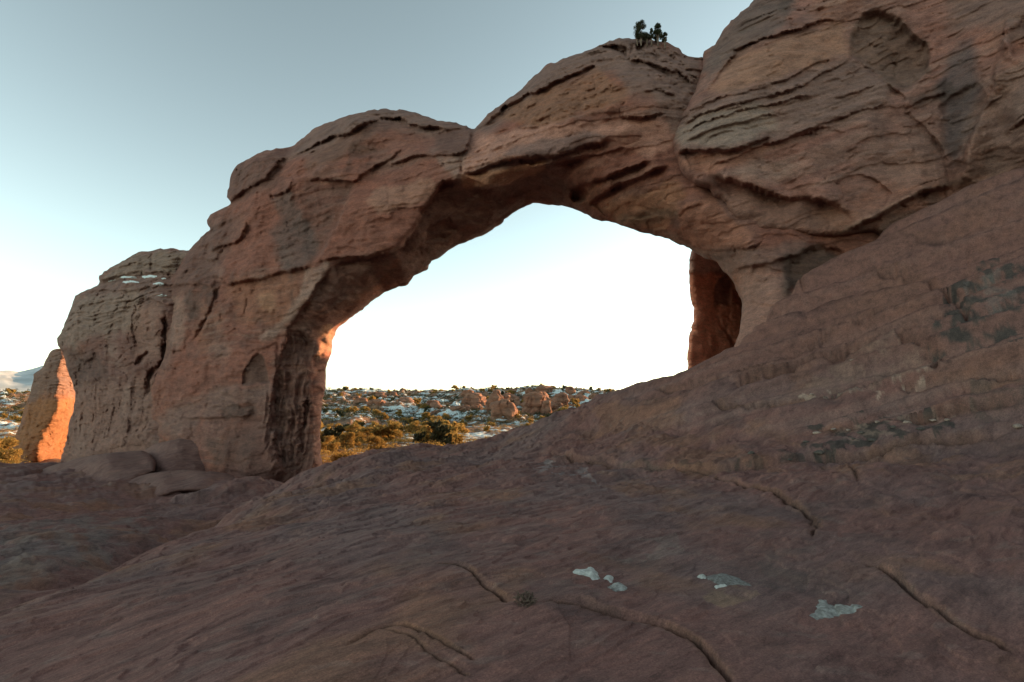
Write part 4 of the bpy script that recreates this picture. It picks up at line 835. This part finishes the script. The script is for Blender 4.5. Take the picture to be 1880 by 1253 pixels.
# the bushes that can be told apart (photo x, foot y, distance, height scale)
NB = [(628,862,33,1.1,'large golden juniper bush nearest the foot of the arch pillar'),(700,826,40,1.0,'tall golden juniper bush in the middle of the near scrub'),(742,822,39,.75,'rounded golden bush just right of the tall middle juniper'),
 (668,838,37,.55,'small orange bush low between the two biggest junipers'),(800,812,42,.85,'golden bush rising behind the slickrock crest, centre'),(846,812,44,.6,'low golden bush behind the slickrock crest, second from its right end'),
 (884,812,46,.75,'golden bush behind the right end of the slickrock crest'),(915,808,50,.4,'small tawny bush at the right end of the golden row'),(604,800,52,1.0,'golden bush half hidden behind the pillar edge'),(640,792,56,1.1,'dark green bush above the nearest golden juniper'),
 (672,780,66,1.2,'wide orange bush left of centre in the valley'),(725,775,70,1.1,'round orange bush in the valley, centre left'),(612,768,80,1.5,'clump of golden bushes by the pillar at mid height'),(650,762,84,1.3,'row of golden bushes left of centre at mid height'),
 (770,800,48,.55,'low dark bush on the snow strip'),(762,765,92,1.4,'bushy pale orange juniper at the foot of the snowy hill'),(803,748,120,1.7,'round dark green and gold bush at the foot of the snowy hill'),(845,764,100,1.1,'dark bush with golden top near the orange grass flat'),
 (972,768,105,1.05,'round brown bush alone on the right snow flat'),(953,768,104,.7,'small grey brown bush left of the round brown one'),(4,842,44,1.3,'golden bush at the far left edge of the picture'),(14,800,60,1.2,'orange bush at the left edge above the golden one'),
 (820,790,62,.8,'dark bush at the left end of the snow strip'),(690,800,55,.9,'brown bush behind the tall middle juniper'),(1040,741,190,1.3,'dark bush under the sunlit outcrop edge')]
for i, (px, py, Y, s, lab) in enumerate(NB):
    src = NEAR[i % 4] if i >= 4 else NEAR[i]; P_ = pt(px, py, Y); z = float(desert_z(P_[0:1], P_[1:2])[0]) - .12
    loc = (P_[0], P_[1], z); k = s * .72; s3 = (k * random.uniform(.9, 1.1), k * random.uniform(.9, 1.1), k)
    if i < 4: src.location = loc; src.scale = s3; o = src
    else: o = dup(src, loc, random.uniform(0, 6), s3)
    tag(o, lab, 'bush', 'junipers in the valley behind the arch')
r = np.random.default_rng(5); cnt = 0; k = 0
while cnt < 255:
    k += 1; left = r.random() < .13
    a = (r.uniform(-25, 62) if left else r.uniform(578, 1120)); a = (a - 940) / FP
    Y = math.exp(r.uniform(math.log(60), math.log(370))) if r.random() < .72 else r.uniform(310, 372)
    x = a * Y; z = float(desert_z(np.array([x]), np.array([Y]))[0])
    rr_ = math.hypot(x, Y)
    if (a > -.10 and 60 < Y < 135 and r.random() < .85) or rr_ > 400: continue
    src = FARJ[0 if k % 7 else 3] if cnt >= 4 else FARJ[cnt]
    if cnt >= 4:
        src = FARJ[int(r.integers(0, 4))]; o = src.copy(); COL.objects.link(o)
    else: o = src
    s = r.uniform(.6, 1.25) * (1.0 + (Y > 200) * .15); o.location = (x, Y, z - .15); o.rotation_euler = (0, 0, r.uniform(0, 6)); o.scale = (s * r.uniform(.85, 1.3), s, s * r.uniform(.8, 1.15))
    zone = 'valley floor' if Y < 130 else ('snowy hillside' if Y < 300 else 'skyline ridge')
    side = 'seen left of the rock fin' if left else 'seen through the arch'
    tag(o, 'small dark juniper bush on the %s %s' % (zone, side), 'bush', 'small junipers on the %s %s' % (zone, side)); cnt += 1
# countless low scrub between the bushes
def scrub(name, label, n, y0, y1, thr, mat, h0, h1, sd):
    r = np.random.default_rng(sd); a = np.where(r.random(n) < .12, r.uniform(-40, 60, n), r.uniform(575, 1125, n)); a = (a - 940) / FP
    Y = np.exp(r.uniform(np.log(y0), np.log(y1), n)); x = a * Y
    dens = fbm(np.stack([x * .05, Y * .05, 0 * x], -1), 3, 700); kp = (dens > thr) & ~((a > -.10) & (Y > 70) & (Y < 135) & (r.random(n) < .7)); x, Y = x[kp], Y[kp]; z = desert_z(x, Y)
    m = 34; hh = r.uniform(h0, h1, len(x)); H_ = np.repeat(hh, m)
    C_ = np.stack([np.repeat(x, m), np.repeat(Y, m), np.repeat(z, m) + H_ * .35], -1) + r.normal(size=(len(x) * m, 3)) * H_[:, None] * [.55, .55, .3]
    sz = np.repeat(np.clip(Y / 260, .3, 1), m).repeat(4)[:, None]
    V, F = leaf_quads(C_, .22, r); C4 = C_.repeat(4, 0); V = C4 + (V - C4) * sz
    o = new_mesh(name, V, F, mat, smooth=False); tag(o, label, 'scrub', kind='stuff')
scrub('desert_scrub', 'low tawny scrub covering the valley floor behind the arch', 3200, 34, 150, -.2, M_leaf, .3, .75, 31)
scrub('hillside_scrub', 'dark scrub scattered over the snowy hillside and ridge', 5200, 130, 385, -.35, M_leafd, .5, 1.25, 32)  # shade of the hillside is put into the dark leaf colour

# ------------------------------------------------------------------ junipers growing on top of the arch
def arch_tree(px, py_foot, py_top, wd_px, Y, n, nb, sd, label, upright, lean=0.):
    P_ = pt(px, py_foot, Y); h = float(pt(px, py_top, Y)[2] - P_[2]); wd = wd_px / FP * Y
    r = np.random.default_rng(sd); C_, cen = crown_pts(h, wd, n * 3, r, int(nb * 2.4), upright, 1.1); C_[:, 0] += lean * C_[:, 2]; cen[:, 0] += lean * cen[:, 2]
    V, F = leaf_quads(C_, .019, r); e = empty('juniper_tree', tuple(P_)); new_mesh('crown', V, F, M_leafd, smooth=False, parent=e)
    V, F = trunk_mesh(cen, h, r, .022); new_mesh('trunk', V, F, M_bark, parent=e); tag(e, label, 'tree', 'junipers on top of the arch')
arch_tree(1177, 74, 40, 22, 19.3, 1500, 14, 801, 'tallest juniper on top of the arch, leftmost of the group', -.35)
arch_tree(1196, 74, 53, 9, 19.3, 600, 8, 802, 'thin short juniper in the middle of the group on the arch', .5)
arch_tree(1208, 75, 44, 19, 19.3, 1500, 14, 803, 'pointed bushy juniper right of the thin one on the arch', .55)
arch_tree(1221, 79, 60, 10, 19.3, 600, 8, 804, 'small juniper at the right end of the group on the arch', .3)
arch_tree(1188, 75, 64, 14, 19.35, 500, 7, 805, 'low twiggy scrub tree between the tallest and the thin juniper', .0)
arch_tree(1170, 74, 60, 8, 19.35, 260, 5, 806, 'little sprig of juniper hanging left of the tallest one', .2)

# ------------------------------------------------------------------ snow patches lying on the slickrock
def snow_patch(pts_px, label, mat, thick=.03, sd=1):
    q = GH(pts_px); q = densify(q, .018, .011, sd, True); st = .008
    g = Grid(q[:, 0].min() - .05, q[:, 0].max() + .05, q[:, 1].min() - .05, q[:, 1].max() + .05, st)
    d, NX, NY = g.poly(q, .25); X = g.X.copy(); Y = g.Y.copy(); sn = (d < 0) & (d > -1.6 * st); X[sn] = NX[sn]; Y[sn] = NY[sn]
    ok = d > -1.6 * st; cell = ok[:-1, :-1] & ok[1:, :-1] & ok[:-1, 1:] & ok[1:, 1:]
    u = ok; z = np.full(X.shape, -9.); z[u] = ground_z(X[u], Y[u])
    P_ = np.stack([X, Y, 0 * X], -1); dd = np.clip(d, 0, .25)
    z = z - .006 + (thick + .006) * np.sqrt(np.clip(dd / .06, 0, 1)) * (1 + .35 * fbm(P_ * 9, 3, sd)) * (dd > 0) + .0
    idx = np.full(X.shape, -1); idx[u] = np.arange(u.sum())
    F = np.stack([idx[:-1, :-1][cell], idx[:-1, 1:][cell], idx[1:, 1:][cell], idx[1:, :-1][cell]], -1)
    V = np.stack([X[u], Y[u], z[u]], -1); n0 = len(V); V = np.vstack([V, V * 1]); V[n0:, 2] -= .02
    o = new_mesh('snow_patch', V, np.vstack([F, F[:, ::-1] + n0]), mat); tag(o, label, 'snow patch', 'snow patches on the foreground slickrock')
snow_patch([(1050,1053),(1057,1049),(1080,1044),(1090,1044),(1094,1049),(1104,1060),(1099,1063),(1080,1063),(1065,1061),(1055,1059)], 'brightest patch of old snow, left of the three groups on the foreground rock', M_oldsnow, sd=2)
snow_patch([(1104,1059),(1115,1056),(1124,1057),(1130,1062),(1124,1066),(1110,1064)], 'tiny rounded snow patch between two larger ones', M_oldsnow, sd=3)
snow_patch([(1116,1073),(1122,1071),(1136,1066),(1144,1072),(1153,1079),(1152,1083),(1129,1088),(1120,1083)], 'dull grey snow patch just below and right of the brightest one', M_ice, sd=4)
snow_patch([(1280,1056),(1288,1053),(1298,1054),(1294,1060),(1284,1060)], 'small white knob of snow at the left tip of the gritty ice', M_oldsnow, sd=5)
snow_patch([(1296,1055),(1327,1051),(1344,1054),(1360,1064),(1384,1076),(1356,1075),(1330,1076),(1312,1070),(1300,1062)], 'gritty grey ice patch in the middle of the foreground rock', flat_mat('gravelly_ice', (.10, .085, .075), (.24, .23, .215), 40, .7, .012), .02, sd=6)
snow_patch([(1310,1074),(1330,1073),(1336,1077),(1314,1079)], 'thin white sliver of snow below the gritty ice', M_oldsnow, sd=7)
snow_patch([(1486,1125),(1499,1116),(1503,1104),(1501,1098),(1515,1096),(1532,1108),(1550,1110),(1570,1114),(1584,1121),(1570,1127),(1540,1128),(1515,1130),(1497,1135)], 'flat bluish grey snow patch at the right of the foreground rock', M_ice, .02, sd=8)
# snow on the shoulder of the butte: thin lenses resting on its ledges
dg = bpy.context.evaluated_depsgraph_get()
from mathutils.bvhtree import BVHTree
bvh_b = BVHTree.FromObject(butte, dg)
def butte_snow(cx, cy, wx, wy, label, sd):
    q = densify([(cx - wx, cy + wy * .3), (cx - wx * .4, cy - wy * .6), (cx + wx * .3, cy - wy), (cx + wx, cy), (cx + wx * .5, cy + wy * .8), (cx - wx * .5, cy + wy)], 2, .9, sd, True)
    g = Grid(cx - wx * 1.4, cx + wx * 1.4, cy - wy * 2, cy + wy * 2, .7); d, NX, NY = g.poly(q, 5)
    V = []; idx = np.full(g.X.shape, -1); ok = d > -.9
    for j, i in zip(*np.where(ok)):
        a_, b_ = ray(g.X[j, i], g.Y[j, i]); dv = Vector((float(a_), 1, float(b_))).normalized(); h = bvh_b.ray_cast(Vector((0, 0, 0)), dv)
        if h[0] is None: continue
        k_ = .16 * math.sqrt(max(0, min(1, float(d[j, i]) / 2.5))) - .04
        idx[j, i] = len(V); V.append(tuple(h[0] - dv * k_ + Vector((0, 0, k_ * .6))))
    F = [(idx[j, i], idx[j + 1, i], idx[j + 1, i + 1], idx[j, i + 1]) for j in range(g.ny - 1) for i in range(g.nx - 1) if min(idx[j, i], idx[j + 1, i], idx[j + 1, i + 1], idx[j, i + 1]) >= 0]
    if not F: return
    V = np.array(V); F = np.array(F); n0 = len(V); V2 = V * 1.004
    o = new_mesh('snow_patch', np.vstack([V, V2]), np.vstack([F, F[:, ::-1] + n0]), M_snow); tag(o, label, 'snow patch', 'snow patches on the butte shoulder')
for i, (cx, cy, wx, wy, lab) in enumerate([(236,509,14,2.2,'upper left snow streak on the butte shoulder'),(240,518,16,2.6,'widest snow patch on the butte shoulder, left of centre'),(274,508,14,4,'tongue of snow highest on the butte shoulder'),
  (291,521,10,3.2,'snow patch on the small ledge right of the butte shoulder'),(298,512,7,2,'small snow streak against the crack beside the arch'),(296,543,11,2,'lowest snow streak on the butte, by the crack'),(207,515,7,1.6,'faint snow fleck at the left end of the butte shoulder')]):
    butte_snow(cx, cy, wx * 1.15, wy * .72, lab, 40 + i)

# ------------------------------------------------------------------ rounded slabs at the foot of the arch, left
def Wsl(px): return 26 + 0 * px
sl_cols = [('p',[(0,0),(900,0),(900,1200),(0,1200)],(.18,.105,.085),4,.8)]
def slab(name, out, W, ctrl, label, sd, feats=[]):
    o = make_rock(name, out, lambda p: W + 0 * p, ctrl, feats, sl_cols, seed=sd, T=3, DT=40, R=.6, D=11, lay_amp=.16, rough=.8, st=1.6, mat=M_slick, amp=.8, spall=.1, base=(.22, .135, .105))
    tag(o, label, 'rock slab', 'rounded slabs at the foot of the rock wall')
slab('rock_slab', [(255,832),(285,815),(330,806),(365,808),(380,825),(394,850),(396,868),(330,900),(260,900)], 27, [(260,830,2.5),(365,808,1.6),(320,820,.9),(330,860,-.8),(290,850,-.3),(390,860,.3),(330,895,-1.2),(262,890,0)], 'dark rounded slab against the base of the arch, right of the long low one', 61)
slab('rock_slab', [(60,870),(110,850),(170,836),(230,829),(262,828),(278,836),(287,850),(285,864),(250,880),(180,905),(90,905)], 25.6, [(60,870,2.5),(230,829,1.8),(280,845,.6),(200,855,-.3),(120,875,.2),(180,890,-1.2),(100,895,-.8),(250,870,-1.0)], 'long low rounded slab in front of the butte', 62)
slab('rock_slab', [(190,905),(225,880),(280,868),(330,863),(370,865),(410,868),(432,876),(452,890),(440,905),(400,900),(330,902),(290,915),(255,912)], 22.5, [(225,880,2),(330,864,1.2),(430,876,1),(300,885,-.3),(380,885,-.5),(280,908,-.9),(400,899,-.6),(448,893,.4),(195,905,.6)], 'rounded shelf with a dark overhang below it, just behind the foreground rock', 63)

# ------------------------------------------------------------------ tangle of dry twigs caught in the foreground crack
def twigs():
    c = ground_hit(966, 1110); zc = float(ground_z([c[0]], [c[1]])[0]); r = np.random.default_rng(12); Vs, Fs, o = [], [], 0
    for i in range(46):
        a = r.uniform(0, 6.28); L_ = r.uniform(.04, .11); p = np.array([r.normal() * .035, r.normal() * .045, r.uniform(.0, .035)])
        t = np.array([math.cos(a), math.sin(a), r.uniform(-.1, .6)]); k = r.normal(size=3) * .025
        pa = [p - t * L_ / 2, p - t * L_ * .15 + k, p + t * L_ * .2 - k * .5, p + t * L_ / 2]; pa = [np.array([q[0], q[1], max(q[2], -.01)]) for q in pa]
        V, F = tube(pa, [.0032, .003, .0025, .001], 5); Vs.append(V); Fs.append(F + o); o += len(V)
    ob = new_mesh('dry_twig_tangle', np.vstack(Vs), np.vstack(Fs), M_twig); ob.location = (c[0], c[1], zc + .012); tag(ob, 'small tangle of dry twigs caught at the bend of the foreground crack', 'twigs')
twigs()
# loose pebbles and lichen crusted chips on the right slope
chips = [(1480,775),(1500,790),(1530,783),(1556,776),(1580,790),(1610,770),(1640,783),(1665,776),(1690,790),(1600,802),(1566,800),(1712,764),(1740,776),(1480,812),(1870,786),(1563,648),(1515,716),(1490,714),(1540,712),(1600,706),(1505,830),(1450,842),(1380,846)]
def pebble(px, py, sd, first):
    c = ground_hit(px, py); z = float(ground_z([c[0]], [c[1]])[0]); r = np.random.default_rng(sd)
    import bmesh
    bm = bmesh.new(); bmesh.ops.create_icosphere(bm, subdivisions=3, radius=1); P_ = np.array([v.co[:] for v in bm.verts]); F = np.array([[v.index for v in f.verts] for f in bm.faces]); bm.free()
    P_ = P_ * (1 + .35 * fbm(P_ * 1.1, 3, sd)[:, None]); s = r.uniform(.035, .075) * (1.5 if px in (1870,) else 1); P_ *= np.array([s * 1.3, s, s * .55])
    o = new_mesh('pebble', P_, F, M_wall, np.tile(np.array([.36, .27, .22]) if r.random() < .6 else np.array([.12, .10, .085]), (len(P_), 1)))
    o.location = (c[0], c[1], z + s * .25); o.rotation_euler = (0, 0, r.uniform(0, 6))
    lab = {1870: 'pale stone lying alone at the right edge below the dark lichen', 1563: 'small pale stone alone on the smooth curved slab'}.get(px)
    where = 'in the dark lichen streak of the right slope' if 745 < py < 820 else ('in the pale rubble line under the curved slab' if py < 745 else 'along the crack where the slope meets the flat rock')
    tag(o, lab or 'loose stone chip ' + where, 'stone', None if lab else 'stone chips ' + where)
for i, c_ in enumerate(chips): pebble(*c_, 950 + i, i == 0)

# ================================================================== SUN + SKY
SUN_AZ, SUN_EL = math.radians(66), math.radians(6.5)      # azimuth clockwise from +Y
sd_ = Vector((math.sin(SUN_AZ) * math.cos(SUN_EL), math.cos(SUN_AZ) * math.cos(SUN_EL), math.sin(SUN_EL)))
sl = bpy.data.lights.new('sun', 'SUN'); sl.energy = 4; sl.angle = math.radians(.5); sl.color = (1, .56, .27)
so_ = bpy.data.objects.new('sun', sl); COL.objects.link(so_); so_.rotation_euler = sd_.to_track_quat('Z', 'Y').to_euler(); so_.location = (30, 10, 40)
w = bpy.data.worlds.new('World'); sc.world = w; w.use_nodes = True; nt = w.node_tree
sky = nt.nodes.new('ShaderNodeTexSky'); sky.sky_type = 'NISHITA'; sky.sun_disc = False; sky.sun_elevation = SUN_EL; sky.sun_rotation = SUN_AZ
sky.air_density = 1.0; sky.dust_density = 1.0; sky.ozone_density = 1.0; sky.altitude = 1500
hs = nt.nodes.new('ShaderNodeHueSaturation'); hs.inputs['Saturation'].default_value = .41
gm = nt.nodes.new('ShaderNodeGamma'); gm.inputs[1].default_value = 1.36
nt.links.new(sky.outputs[0], hs.inputs['Color']); nt.links.new(hs.outputs[0], gm.inputs[0]); tn = N(nt, 'ShaderNodeMix', data_type='RGBA', blend_type='MULTIPLY'); tn.inputs[0].default_value = 1; tn.inputs[7].default_value = (.70, .77, .69, 1)
nt.links.new(gm.outputs[0], tn.inputs[6]); nt.links.new(tn.outputs[2], nt.nodes['Background'].inputs[0])
nt.nodes['Background'].inputs[1].default_value = .15
sc.view_settings.view_transform = 'Standard'; sc.view_settings.look = 'None'; sc.view_settings.exposure = 1.5; sc.view_settings.gamma = 1
sc.cycles.use_denoising = True
sc.cycles.max_bounces = 6
